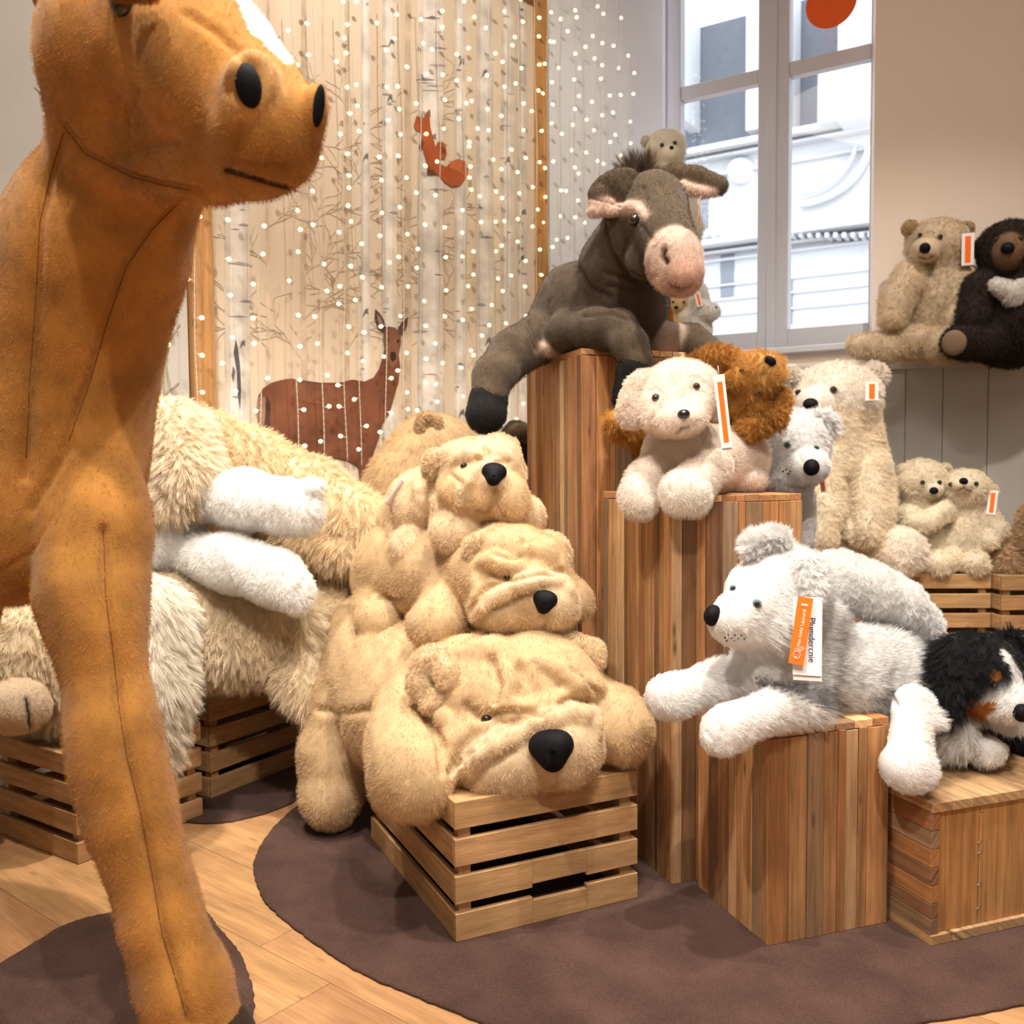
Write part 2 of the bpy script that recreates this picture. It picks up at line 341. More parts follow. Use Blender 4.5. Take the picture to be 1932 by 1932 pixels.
# pale distant trees and branches
mb = MB()
def tree(x, wd, col, ytop=-60, ybot=1000, off=.0265):
    y = ytop; L_ = []; R_ = []
    while y <= ybot:
        j = rr.uniform(-1.2, 1.2); ww = wd*(.8+.35*(y-ytop)/(ybot-ytop)); L_.append((x-ww/2+j, y)); R_.append((x+ww/2+j, y)); y += 40
    for i in range(len(L_)-1): mpoly(mb, [L_[i], R_[i], R_[i+1], L_[i+1]], off, col)
def branch(x, y, a, ln, wd, col, dep, off=.027):
    pts = [(x, y)]
    for k in range(4):
        a += rr.uniform(-.28, .28); x += math.cos(a)*ln/4; y -= math.sin(a)*ln/4; pts.append((x, y))
        if dep > 0: branch(x, y, a+rr.choice((-1, 1))*rr.uniform(.35, .9), ln*.62, wd*.6, col, dep-1, off)
    for i in range(4):
        (xa, ya), (xb, yb) = pts[i], pts[i+1]; dx, dy = xb-xa, yb-ya; l_ = math.hypot(dx, dy)+1e-6; nx, ny = -dy/l_*wd/2, dx/l_*wd/2; f = 1-.15*i
        if 400 < min(xa, xb) and max(xa, xb) < 998: mpoly(mb, [(xa+nx, ya+ny), (xb+nx*f, yb+ny*f), (xb-nx*f, yb-ny*f), (xa-nx, ya-ny)], off, col)
PB = (.53, .42, .30)
for x, wd in ((505, 7), (573, 11), (655, 9), (770, 13), (835, 8), (610, 5)): tree(x, wd, PB if wd > 8 else (.57, .455, .335), off=.0262)
for x in (573, 655, 770, 505):
    for k in range(7):
        y = 200+k*78+rr.uniform(-15, 15); s = rr.choice((0, 1)); branch(x, y, (.6 if s else math.pi-.6)+rr.uniform(-.2, .2), rr.uniform(60, 110), 2.6, (.52, .41, .30) if k % 2 else (.56, .455, .335), 2)
mb.build('distant_tree_print', M_VC, mural)
# birch trunks with bark marks
mb = MB()
for x, wd, sh in ((448, 44, .0), (735, 26, .0), (812, 46, .02), (868, 20, .03), (915, 30, .04), (958, 24, .05), (690, 16, 0), (985, 16, .04)):
    x0 = x
    for seg in ((-.5, -.28, (.58, .51, .44)), (-.28, .2, (.70, .645, .58)), (.2, .5, (.62, .555, .48))):
        mpoly(mb, [(x+seg[0]*wd, -60), (x+seg[1]*wd, -60), (x+seg[1]*wd*1.1, 1000), (x+seg[0]*wd*1.1, 1000)], .0275, seg[2])
    for k in range(int(5+wd/5)):
        y = rr.uniform(0, 900); a = rr.uniform(.1, .45)*wd; h_ = rr.uniform(1, 3.2); cx = x+rr.uniform(-.4, .4)*wd; t = rr.uniform(.2, .42)
        mpoly(mb, [(cx-a, y), (cx, y-h_), (cx+a, y+1), (cx, y+h_)], .029, (t*1.05, t*.97, t*.93))
    for k in range(2):
        y = rr.uniform(60, 800); cx = x+rr.uniform(-.25, .25)*wd; mpoly(mb, [(cx-6, y+9), (cx-2, y-4), (cx+4, y-8), (cx+5, y+4), (cx, y+1)], .0295, (.17, .155, .15))
mpoly(mb, [(445, 640), (441, 665), (447, 700), (449, 745), (453, 772), (455, 735), (453, 690), (449, 655)], .030, (.10, .10, .12))
mpoly(mb, [(440, 690), (437, 708), (441, 720), (444, 700)], .030, (.16, .15, .15))
mb.build('birch_trunk_print', M_VC, mural)
# deer
DB = (.17, .062, .030); mb = MB()
body = [(487, 748), (496, 733), (512, 722), (530, 717), (548, 714), (575, 718), (605, 722), (640, 722), (665, 716), (688, 720), (705, 712), (716, 695), (722, 672), (728, 650), (724, 640), (724, 625), (733, 616), (745, 618), (756, 628), (757, 645), (752, 668), (755, 690), (752, 720), (745, 745), (735, 780), (722, 800), (712, 835), (703, 860), (695, 885), (692, 930), (682, 930), (676, 880), (655, 868), (620, 862), (560, 855), (520, 850), (508, 845), (498, 820), (490, 790)]
mpoly(mb, body, .032, DB)
mpoly(mb, [(723, 640), (727, 625), (738, 617), (752, 624), (757, 640), (752, 665), (748, 688), (742, 694), (735, 688), (728, 668)], .0325, (.23, .10, .055))
mpoly(mb, [(737, 664), (746, 664), (748, 676), (741, 683), (736, 676)], .033, (.035, .02, .015))
mpoly(mb, [(729, 638), (734, 640), (732, 646), (728, 643)], .033, (.02, .012, .01)); mpoly(mb, [(750, 640), (754, 642), (752, 647), (749, 645)], .033, (.02, .012, .01))
mpoly(mb, [(708, 583), (707, 600), (713, 618), (722, 627), (729, 620), (724, 603), (716, 590)], .0325, (.09, .05, .04))
mpoly(mb, [(712, 592), (713, 606), (720, 618), (724, 612), (718, 600)], .033, (.28, .19, .15))
mpoly(mb, [(770, 598), (758, 608), (751, 620), (752, 632), (760, 630), (768, 615)], .0325, (.12, .06, .04))
mpoly(mb, [(487, 748), (484, 775), (488, 800), (494, 815), (500, 790), (502, 750)], .0325, (.30, .17, .11))
mpoly(mb, [(503, 745), (500, 790), (505, 830), (516, 850), (510, 800), (510, 760)], .033, (.07, .035, .025))
mpoly(mb, [(560, 722), (640, 727), (665, 745), (640, 765), (580, 760), (545, 745)], .0325, (.20, .078, .04))
mb.build('deer_print', M_VC, mural)
mb = MB(); SQ = (.36, .085, .025)
mpoly(mb, [(781, 237), (786, 218), (793, 222), (797, 226), (806, 212), (811, 222), (812, 240), (818, 262), (822, 278), (826, 268), (835, 268), (841, 275), (843, 290), (838, 300), (832, 300), (832, 310), (842, 315), (852, 304), (866, 299), (878, 305), (884, 320), (880, 336), (868, 350), (852, 352), (838, 342), (826, 330), (812, 326), (808, 318), (800, 290), (796, 272), (795, 250), (786, 246)], .032, SQ)
mpoly(mb, [(852, 304), (866, 299), (878, 305), (884, 320), (878, 332), (862, 322), (848, 316)], .0325, (.48, .14, .05))
mpoly(mb, [(793, 224), (795, 208), (798, 224)], .032, (.3, .1, .05)); mpoly(mb, [(808, 216), (809, 204), (812, 220)], .032, (.3, .1, .05)); mpoly(mb, [(796, 262), (790, 278), (795, 284), (801, 270)], .0325, (.12, .05, .03)); mpoly(mb, [(806, 318), (806, 330), (822, 330), (820, 322)], .0325, (.14, .05, .03))
mb.build('squirrel_print', M_VC, mural)
WC = (.52, .27, .085)
mb = MB(); a = mU(1022, 400); mb.box(K+mu*a+mn*0+zc*.0, mu, mn, zc, um0-a+.004, .05, ztopm+.05, WC, .003); mb.build('frame_post', M_FRAME, mural)
mb = MB(); a = mU(394, 600); b_ = mU(352, 600); mb.box(K+mu*a+zc*0, mu, mn, zc, b_-a, .06, CEIL-.01, (.50, .26, .10), .003); mb.build('frame_post', M_FRAME, mural)
mb = MB(); mb.box(K+mu*um0+zc*(ztopm), mu, mn, zc, um1-um0-.05, .05, .05, WC, .003); mb.build('frame_rail', M_FRAME, mural)
# second print left of the post
mb = MB(); a = mU(350, 600); mp2 = empty('branch_mural', (K+mu*(a+.8)).xy.to_3d()+zc*.3, 'pale printed panel of bare branches left of the wooden post', 'mural')
mb.box(K+mu*(a+.002)+mn*.005+zc*.3, mu, mn, zc, 1.6, .02, CEIL-.31, (.5, .47, .42)); mb.build('printed_panel', plain('pale_print', (.50, .48, .44), .8, .1, var=.1, bscale=3), mp2)
mb = MB()
def br2(x, y, a, ln, wd, dep):
    pts = [(x, y)]
    for k in range(4):
        a += rr.uniform(-.25, .25); x += math.cos(a)*ln/4; y -= math.sin(a)*ln/4; pts.append((x, y))
        if dep > 0: br2(x, y, a+rr.choice((-1, 1))*rr.uniform(.4, .9), ln*.6, wd*.6, dep-1)
    for i in range(4):
        (xa, ya), (xb, yb) = pts[i], pts[i+1]; dx, dy = xb-xa, yb-ya; l_ = math.hypot(dx, dy)+1e-6; nx, ny = -dy/l_*wd/2, dx/l_*wd/2
        if max(xa, xb) < 340: mpoly(mb, [(xa+nx, ya+ny), (xb+nx, yb+ny), (xb-nx, yb-ny), (xa-nx, ya-ny)], .0275, (.38, .33, .25))
for x in (275, 330, 240, 312): br2(x, 860, math.pi/2+rr.uniform(-.1, .1), 400, 5, 2)
mb.build('branch_print', M_VC, mp2)
# ---------------------------------------------------------------- rugs
def smooth_loop(pts, n=6):
    out = []; m = len(pts)
    for i in range(m):
        p0, p1, p2, p3 = [Vector(pts[(i+k-1) % m]) for k in range(4)]
        for j in range(n):
            t = j/n; out.append(.5*((2*p1)+(p2-p0)*t+(2*p0-5*p1+4*p2-p3)*t*t+(3*p1-p0-3*p2+p3)*t**3))
    return out
M_RUG = None
def rugmat():
    m, nt, b = newmat('brown_felt'); N = nt.nodes.new; L = nt.links.new
    g = N('ShaderNodeTexCoord'); n = N('ShaderNodeTexNoise'); n.inputs['Scale'].default_value = 420; n.inputs['Detail'].default_value = 3; L(g.outputs['Object'], n.inputs['Vector'])
    n2 = N('ShaderNodeTexNoise'); n2.inputs['Scale'].default_value = 7; n2.inputs['Detail'].default_value = 4; L(g.outputs['Object'], n2.inputs['Vector'])
    ad = N('ShaderNodeMath'); ad.operation = 'MULTIPLY_ADD'; L(n2.outputs['Fac'], ad.inputs[0]); ad.inputs[1].default_value = .6; L(n.outputs['Fac'], ad.inputs[2])
    cr = N('ShaderNodeValToRGB'); cr.color_ramp.elements[0].position = .55; cr.color_ramp.elements[0].color = (.040, .021, .016, 1); cr.color_ramp.elements[1].position = 1.0; cr.color_ramp.elements[1].color = (.10, .056, .044, 1)
    L(ad.outputs[0], cr.inputs[0]); L(cr.outputs[0], b.inputs['Base Color']); b.inputs['Roughness'].default_value = .95; b.inputs['Specular IOR Level'].default_value = .1
    b.inputs['Sheen Weight'].default_value = .05
    bp = N('ShaderNodeBump'); bp.inputs['Strength'].default_value = .6; bp.inputs['Distance'].default_value = .002; L(n.outputs['Fac'], bp.inputs['Height']); L(bp.outputs[0], b.inputs['Normal']); return m
M_RUG = rugmat()
def rug(pts, label, th=.008):
    g3 = [G(x, y) if not isinstance(x, str) else None for x, y in pts]; pl = smooth_loop(g3, 10); rq = random.Random(len(pts))
    pl = [p+Vector((rq.uniform(-.002, .002), rq.uniform(-.002, .002), 0)) for p in pl]
    c = sum(pl, Vector())/len(pl); bm = bmesh.new()
    bot = [bm.verts.new(p+zc*.0005) for p in pl]; top = [bm.verts.new(p+zc*th*.7) for p in pl]; t2 = [bm.verts.new(p+(c-p).normalized()*.004+zc*th) for p in pl]
    bm.faces.new(t2); bm.faces.new(bot[::-1])
    for A, B in ((bot, top), (top, t2)):
        for i in range(len(A)):
            j = (i+1) % len(A); bm.faces.new((A[i], A[j], B[j], B[i]))
    bmesh.ops.recalc_face_normals(bm, faces=bm.faces[:])
    me = bpy.data.meshes.new('felt_rug'); bm.to_mesh(me); bm.free()
    return tag(link('felt_rug', me, M_RUG, None, c.xy.to_3d()), label, 'rug')
def PX(v):
    q = RM.transposed() @ (Vector(v)-CAMP); return (966+FPX*q.x/-q.z, 966-FPX*q.y/-q.z)
rug([(640, 1480), (575, 1512), (520, 1560), (488, 1605), (478, 1645), (492, 1690), (515, 1720), (570, 1765), (640, 1815), (700, 1848), (800, 1890), (900, 1930), (1060, 1985), (1300, 2020), (1550, 1985), (1740, 1935), (1932, 1898), (2150, 1830), (2200, 1700), (2000, 1480), (1500, 1420), (1000, 1420)], 'large dark brown rounded felt rug under the crate and plank blocks')
rug([(-60, 1860), (0, 1822), (60, 1785), (120, 1750), (200, 1727), (300, 1718), (380, 1720), (412, 1752), (452, 1802), (474, 1860), (480, 1905), (462, 1960), (380, 2060), (200, 2150), (0, 2100), (-150, 1980)], 'dark brown felt rug under the brown horse at bottom left')
rug([(600, 1400), (592, 1450), (565, 1505), (520, 1530), (470, 1545), (420, 1554), (370, 1555), (330, 1545), (310, 1505), (360, 1450), (450, 1425), (560, 1408)], 'small dark brown felt rug under the rear left crate')
rug([(1870, 1362), (1895, 1378), (1935, 1395), (2000, 1400), (2100, 1380), (2100, 1320), (1950, 1310), (1880, 1330)], 'dark brown felt rug on far right floor behind the black dog')
# ---------------------------------------------------------------- slatted crates
def crate(near, azd, lw, rw, h, label, name='slatted_crate', handle=False, tone=1., group=None, z0=.008):
    """near corner xy, azimuth of right side, lw = left side length, rw = right side length"""
    a = math.radians(azd); ex = Vector((math.cos(a), math.sin(a), 0)); ey = Vector((-math.sin(a), math.cos(a), 0)); O = Vector((near[0], near[1], z0))
    root = empty(name, O+ex*rw/2+ey*lw/2, label, 'crate', group); rr = random.Random(int(near[0]*1000)); n = 4; gap = .022; sh = (h-3*gap)/4; t = .014
    def col(): k = rr.uniform(.88, 1.1)*tone; return (.50*k, .295*k*rr.uniform(.97, 1.03), .135*k)
    for side in range(4):
        mb = MB()
        for i in range(n):
            z = i*(sh+gap); c = col()
            if side == 0:   # front right side
                if handle and i in (0, 2) and False: pass
                if handle and i == 0:
                    mb.box(O+zc*z, ex, ey, zc, rw*.40, t, sh, c, .0015); mb.box(O+ex*rw*.40+zc*z, ex, ey, zc, rw*.30, t, sh-.009, c, .0015); mb.box(O+ex*rw*.70+zc*z, ex, ey, zc, rw*.30, t, sh, c, .0015)
                elif handle and i == 1:
                    mb.box(O+zc*(z+0), ex, ey, zc, rw*.40, t, sh, c, .0015); mb.box(O+ex*rw*.40+zc*(z+.009), ex, ey, zc, rw*.30, t, sh-.009, c, .0015); mb.box(O+ex*rw*.70+zc*z, ex, ey, zc, rw*.30, t, sh, c, .0015)
                else: mb.box(O+zc*z, ex, ey, zc, rw, t, sh, c, .0018)
            elif side == 1: mb.box(O+ey*t+zc*z, ex, ey, zc, t, lw-2*t, sh, c, .0018)
            elif side == 2: mb.box(O+ey*(lw-t)+zc*z, ex, ey, zc, rw, t, sh, c, .0018)
            else: mb.box(O+ex*(rw-t)+ey*t+zc*z, ex, ey, zc, t, lw-2*t, sh, c, .0018)
        mb.build('slatted_side', M_CRATE, root)
    for i, (px, py) in enumerate(((t, t), (rw-t-.03, t), (t, lw-t-.03), (rw-t-.03, lw-t-.03))):
        mb = MB(); mb.box(O+ex*px+ey*py, ex, ey, zc, .03, .03, h-.012, col(), .001); mb.build('corner_post', M_CRATE, root)
    mb = MB(); m_ = 3
    for k in range(m_): mb.box(O+ex*t+ey*(t+k*(lw-2*t)/m_)+zc*(h-.012), ex, ey, zc, rw-2*t, (lw-2*t)/m_-.001, .008, col())
    mb.build('top_board', M_CRATE, root); return root
crate((-.135, 2.055), 25.5, .66, .49, .325, 'slatted wooden crate carrying the stack of three wrinkled tan dogs', handle=True)
crate((-1.203, 2.50), 56.4, .42, .415, .30, 'slatted wooden crate behind the brown horse leg, nearest on the left', z0=.001)
crate((-.99, 2.98), 59, .20, .47, .315, 'slatted wooden crate under the cream bears, on the small felt rug')
for i, (x, y) in enumerate(((1.50, 3.83), (1.99, 3.75), (1.0, 3.9))):
    for k in range(2):
        lb = ['right wall crate stack left half', 'right wall crate stack at the right frame edge', 'crate stack under the big cream bear'][i]
        crate((x, y), [-2, 2, 2][i], [.22, .22, .30][i], .48, .305, '%s slatted wooden crate of the %s' % (['bottom', 'top'][k], lb), tone=.85, z0=.0095+k*.306)
# ---------------------------------------------------------------- reclaimed plank blocks
PAL = [(.40, .20, .09), (.33, .165, .08), (.46, .255, .125), (.24, .13, .075), (.50, .30, .155), (.38, .215, .115), (.30, .20, .13), (.44, .225, .10), (.60, .41, .25), (.27, .15, .08), (.36, .26, .18)]
def planks(mb, o, u, n, up, W, H, rr, vertical=True, wmin=.02, wmax=.055, th=.02, tone=1.):
    """clad a W x H face: o lower corner, u across, up along, n outward"""
    s = 0; S = W if vertical else H
    while s < S-.001:
        wd = rr.uniform(wmin, wmax); 
        if S-s-wd < .014: wd = S-s
        c = rr.choice(PAL); t = rr.uniform(.72, 1.02)*tone; c = (c[0]*t*1.12, c[1]*t, c[2]*t*.84); out = rr.uniform(0, .003)
        if vertical: mb.box(o+u*s-n*th, u, up, n, wd-.0014, H+rr.uniform(-.003, .001), th+out, c, .0012)
        else: mb.box(o+up*s-n*th, u, up, n, W, wd-.0008, th+out, c, .0012)
        s += wd
def block(near, azd, lw, rw, h, label, z0=.008, seed=1):
    a = math.radians(azd); ex = Vector((math.cos(a), math.sin(a), 0)); ey = Vector((-math.sin(a), math.cos(a), 0)); O = Vector((near[0], near[1], z0)); rr = random.Random(seed); mb = MB()
    planks(mb, O, ex, -ey, zc, rw, h-.016, rr); planks(mb, O+ey*lw, -ey, -ex, zc, lw, h-.016, rr)
    planks(mb, O+ex*rw, ey, ex, zc, lw, h-.016, rr); planks(mb, O+ex*rw+ey*lw, -ex, ey, zc, rw, h-.016, rr)
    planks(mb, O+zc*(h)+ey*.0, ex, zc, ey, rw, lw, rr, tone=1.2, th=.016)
    return tag(mb.build('plank_block', M_RECL, None, O+ex*rw/2+ey*lw/2), label, 'display block')
block((.568, 2.031), 18.4, .31, .325, .489, 'low reclaimed plank block under the grey and white husky', seed=2)
block((.405, 2.34), 18.4, .425, .385, 1.0, 'middle height reclaimed plank block under the cream puppy', seed=3)
block((.21, 2.775), 19, .47, .45, 1.425, 'tallest reclaimed plank tower under the brown donkey', seed=6)
# low box lying on its side
def lowbox():
    a = math.radians(19.2); ex = Vector((math.cos(a), math.sin(a), 0)); ey = Vector((-math.sin(a), math.cos(a), 0)); O = Vector((.932, 2.027, .008)); W, D, H = .46, .36, .325; rr = random.Random(8)
    root = empty('plank_box', O+ex*W/2+ey*D/2, 'low plank box with stapled front boards beneath the black and white dog', 'display block')
    mb = MB(); planks(mb, O+ey*D+zc*.022, -ey, -ex, zc, D, H-.044, rr, vertical=False, wmin=.034, wmax=.05, th=.022); mb.build('side_planks', M_RECL, root); mb = MB(); planks(mb, O+ex*W+zc*.022, ey, ex, zc, D, H-.044, rr, vertical=False, th=.022); mb.build('side_planks', M_RECL, root)
    for z in (0, H-.022):
        mb = MB(); s = 0
        while s < W-.01:
            wd = min(rr.uniform(.055, .075), W-s); c = rr.choice([(.50, .31, .155), (.42, .24, .11), (.47, .29, .15)]); mb.box(O+ex*s+zc*z-ey*.004-ex*.002, ex, ey, zc, wd-.0015, D+.004, .0225, c, .0012); s += wd
        mb.build('top_planks' if z else 'bottom_planks', M_RECL, root)
    for i, (s, wd, c) in enumerate(((.022, .12, (.48, .235, .085)), (.143, .17, (.50, .26, .10)), (.314, .124, (.45, .23, .09)))):
        mb = MB(); mb.box(O+ex*s+ey*.006+zc*.0225, zc, ex, ey, H-.045, wd-.001, .016, c, .001); mb.build('front_board', M_RECL, root)
    for z in (.06, .115, .19, .215, .28):
        mb = MB(); p = O+ex*.143+zc*z+ey*.0055; mb.tube([p-ex*.008-zc*.003, p+ex*.008+zc*.004], .0007); mb.build('staple', plain('steel_staple', (.6, .6, .6), .3, .5, 1), root)
lowbox()
# ---------------------------------------------------------------- fairy lights
M_BULB, nt, b = newmat('warm_led'); b.inputs['Base Color'].default_value = (1, .9, .6, 1); b.inputs['Emission Color'].default_value = (1, .80, .38, 1); b.inputs['Emission Strength'].default_value = 2.3
M_WIRE = plain('clear_cable', (.62, .58, .5), .25, .6)
cap = MB(); cap.ellip((0, 0, 0), (.0082, .0082, .0095), seg=8, rings=6); bulbme = cap.mesh('bulb'); bulbme.materials.append(M_BULB)
st = MB(); st.tube([(0, 0, 0), (0, 0, -.016)], [.0024, .0012], n=5); stemme = st.mesh('stem'); stemme.materials.append(plain('clear_stem', (.8, .7, .5), .3, .5))
ORD = 'first second third fourth fifth sixth seventh eighth ninth tenth eleventh twelfth thirteenth fourteenth fifteenth sixteenth seventeenth eighteenth nineteenth twentieth twenty-first twenty-second twenty-third twenty-fourth twenty-fifth twenty-sixth twenty-seventh twenty-eighth'.split()
strings = [(297, 470, 770, .10), (360, 380, 770, .14), (420, 330, 790, .13), (482, 330, 830, .14), (545, -30, 850, .13), (592, -30, 860, .12), (640, -30, 870, .13), (664, -30, 880, .08), (718, -30, 850, .12), (754, -30, 800, .09), (788, -30, 790, .13), (824, -30, 800, .10), (872, -30, 800, .13), (893, -30, 800, .06), (925, -30, 840, .11), (954, -30, 700, .07), (978, -30, 800, .10), (1008, -30, 560, .12), (1032, -30, 520, .05), (1052, -30, 480, .08), (1075, -30, 470, .10), (1098, -30, 420, .05), (1122, -30, 380, .09), (1143, -30, 330, .06), (1165, -30, 330, .10), (1188, 100, 330, .05)]
rr = random.Random(21)
for i, (x, y0, y1, off) in enumerate(strings):
    a = MU(x, y0, off); bq = MU(x-2 if x < 900 else x, y1, off); z1_ = min(a.z, CEIL-.01); p0 = Vector((a.x, a.y, z1_)); p1 = Vector((a.x, a.y, bq.z))
    where = 'before the birch mural' if x < 1000 else 'before the wall left of window'
    root = empty('fairy_light_string', p1, '%s fairy light string from the left, %s' % (ORD[i], where), 'fairy lights', 'curtain of fairy light strings')
    n = int((p0.z-p1.z)/.012); ph = rr.random()*6; strand = []; strand2 = []
    for k in range(n+1):
        t = k/n; z = p0.z+(p1.z-p0.z)*t; sw = .006*math.sin(z*3+ph)+.004*math.sin(z*9+ph*2); an = z*130
        c = Vector((p0.x+mu.x*sw, p0.y+mu.y*sw, z)); strand.append(c+(mu*math.cos(an)+mn*math.sin(an))*.0013); strand2.append(c-(mu*math.cos(an)+mn*math.sin(an))*.0013)
    mb = MB(); mb.tube(strand, .0011, n=4); mb.tube(strand2, .0011, n=4); mb.build('cable', M_WIRE, root)
    z = p0.z-rr.uniform(.0, .06)
    while z > p1.z:
        sw = .006*math.sin(z*3+ph)+.004*math.sin(z*9+ph*2); c = Vector((p0.x+mu.x*sw, p0.y+mu.y*sw, z)); s = rr.choice((-1, 1))
        d = (mu*s+zc*rr.uniform(-.35, .35)+mn*rr.uniform(-.6, .6)).normalized()
        b1 = bpy.data.objects.new('bulb', bulbme); COL.objects.link(b1); b1.parent = root; q = c+d*.024; b1.location = q-root.location; b1.rotation_euler = d.to_track_quat('Z', 'Y').to_euler()
        b2 = bpy.data.objects.new('stem', stemme); COL.objects.link(b2); b2.parent = b1; b2.location = (0, 0, -.003)
        z -= rr.uniform(.075, .145)
# ---------------------------------------------------------------- plush toy modeller (blended volumes -> one surface)
RN = np.array(RM); CN = np.array(CAMP)
def nray(x, y):
    d = np.array([(x-966)/FPX, -(y-966)/FPX, -1.]); return RN @ d
def nP(x, y, Y):
    d = nray(x, y); return CN+d*(Y/d[1])
def plushmat(name, rough=.85, var=.10, tip=None, freq=26, sheen=.08):
    m, nt, b = newmat(name); N = nt.nodes.new; L = nt.links.new
    a = N('ShaderNodeAttribute'); a.attribute_name = 'Col'; g = N('ShaderNodeTexCoord')
    n = N('ShaderNodeTexNoise'); n.inputs['Scale'].default_value = freq; n.inputs['Detail'].default_value = 4; L(g.outputs['Object'], n.inputs['Vector'])
    r = N('ShaderNodeMapRange'); r.inputs[1].default_value = .3; r.inputs[2].default_value = .7; r.inputs[3].default_value = 1-var; r.inputs[4].default_value = 1+var*.8; L(n.outputs['Fac'], r.inputs[0])
    hi = N('ShaderNodeHairInfo'); rm = N('ShaderNodeMapRange'); rm.inputs[3].default_value = .88; rm.inputs[4].default_value = 1.1; L(hi.outputs['Random'], rm.inputs[0])
    mu_ = N('ShaderNodeMath'); mu_.operation = 'MULTIPLY'; L(r.outputs[0], mu_.inputs[0]); L(rm.outputs[0], mu_.inputs[1])
    vm = N('ShaderNodeVectorMath'); vm.operation = 'SCALE'; L(a.outputs['Color'], vm.inputs[0]); L(mu_.outputs[0], vm.inputs['Scale']); out = vm.outputs[0]
    if tip:   # darker guard hair tips
        t1 = N('ShaderNodeMapRange'); t1.inputs[1].default_value = .5; t1.inputs[2].default_value = .8; L(hi.outputs['Intercept'], t1.inputs[0])
        t2 = N('ShaderNodeMath'); t2.operation = 'GREATER_THAN'; t2.inputs[1].default_value = .45; L(hi.outputs['Random'], t2.inputs[0])
        ga = N('ShaderNodeAttribute'); ga.attribute_name = 'Tip'
        t3 = N('ShaderNodeMath'); t3.operation = 'MULTIPLY'; L(t1.outputs[0], t3.inputs[0]); L(t2.outputs[0], t3.inputs[1])
        t4 = N('ShaderNodeMath'); t4.operation = 'MULTIPLY'; L(t3.outputs[0], t4.inputs[0]); L(ga.outputs['Fac'], t4.inputs[1])
        mx = N('ShaderNodeMix'); mx.data_type = 'RGBA'; L(t4.outputs[0], mx.inputs['Factor']); L(out, mx.inputs['A']); mx.inputs['B'].default_value = (*tip, 1); out = mx.outputs['Result']
    L(out, b.inputs['Base Color']); b.inputs['Roughness'].default_value = rough; b.inputs['Specular IOR Level'].default_value = .12
    b.inputs['Sheen Weight'].default_value = sheen
    tl = N('ShaderNodeBsdfTranslucent'); L(out, tl.inputs[0]); ms = N('ShaderNodeMixShader'); ms.inputs[0].default_value = .27
    L(b.outputs[0], ms.inputs[1]); L(tl.outputs[0], ms.inputs[2]); L(ms.outputs[0], nt.nodes['Material Output'].inputs[0])
    nb = N('ShaderNodeTexNoise'); nb.inputs['Scale'].default_value = 420; nb.inputs['Detail'].default_value = 2; L(g.outputs['Object'], nb.inputs['Vector'])
    bp = N('ShaderNodeBump'); bp.inputs['Strength'].default_value = .5; bp.inputs['Distance'].default_value = .002; L(nb.outputs['Fac'], bp.inputs['Height']); L(bp.outputs[0], b.inputs['Normal'])
    return m
M_PLUSH = plushmat('plush'); M_LONG = plushmat('long_plush', var=.12, freq=9); M_HORSE = plushmat('horse_plush', var=.26, freq=13, sheen=.25); M_DONK = plushmat('donkey_plush', var=.22, freq=20, sheen=.3); M_HUSKY = plushmat('husky_plush', tip=(.05, .05, .06), var=.06)  # horse and donkey colour noise imitates patches where the pile catches light
M_BLACKPL = plain('black_velour', (.006, .006, .008), .6, .1, bump=.4, bscale=500)
M_EYE = plain('glossy_eye', (.012, .008, .006), .06, .8); M_BEYE = plain('pale_blue_eye', (.10, .16, .17), .08, .8); M_GNOSE = plain('shiny_nose', (.012, .012, .014), .15, .7)
M_BROWNEYE = plain('brown_eye', (.06, .025, .01), .08, .8)
M_THREAD = plain('dark_thread', (.05, .025, .015), .8)
M_CARD = plain('white_card', (.82, .80, .79), .5, .3); M_OR = plain('orange_label', (.90, .16, .01), .5, .3); M_INK = plain('dark_ink', (.02, .01, .06), .5); M_INKW = plain('white_ink', (.9, .85, .8), .5)
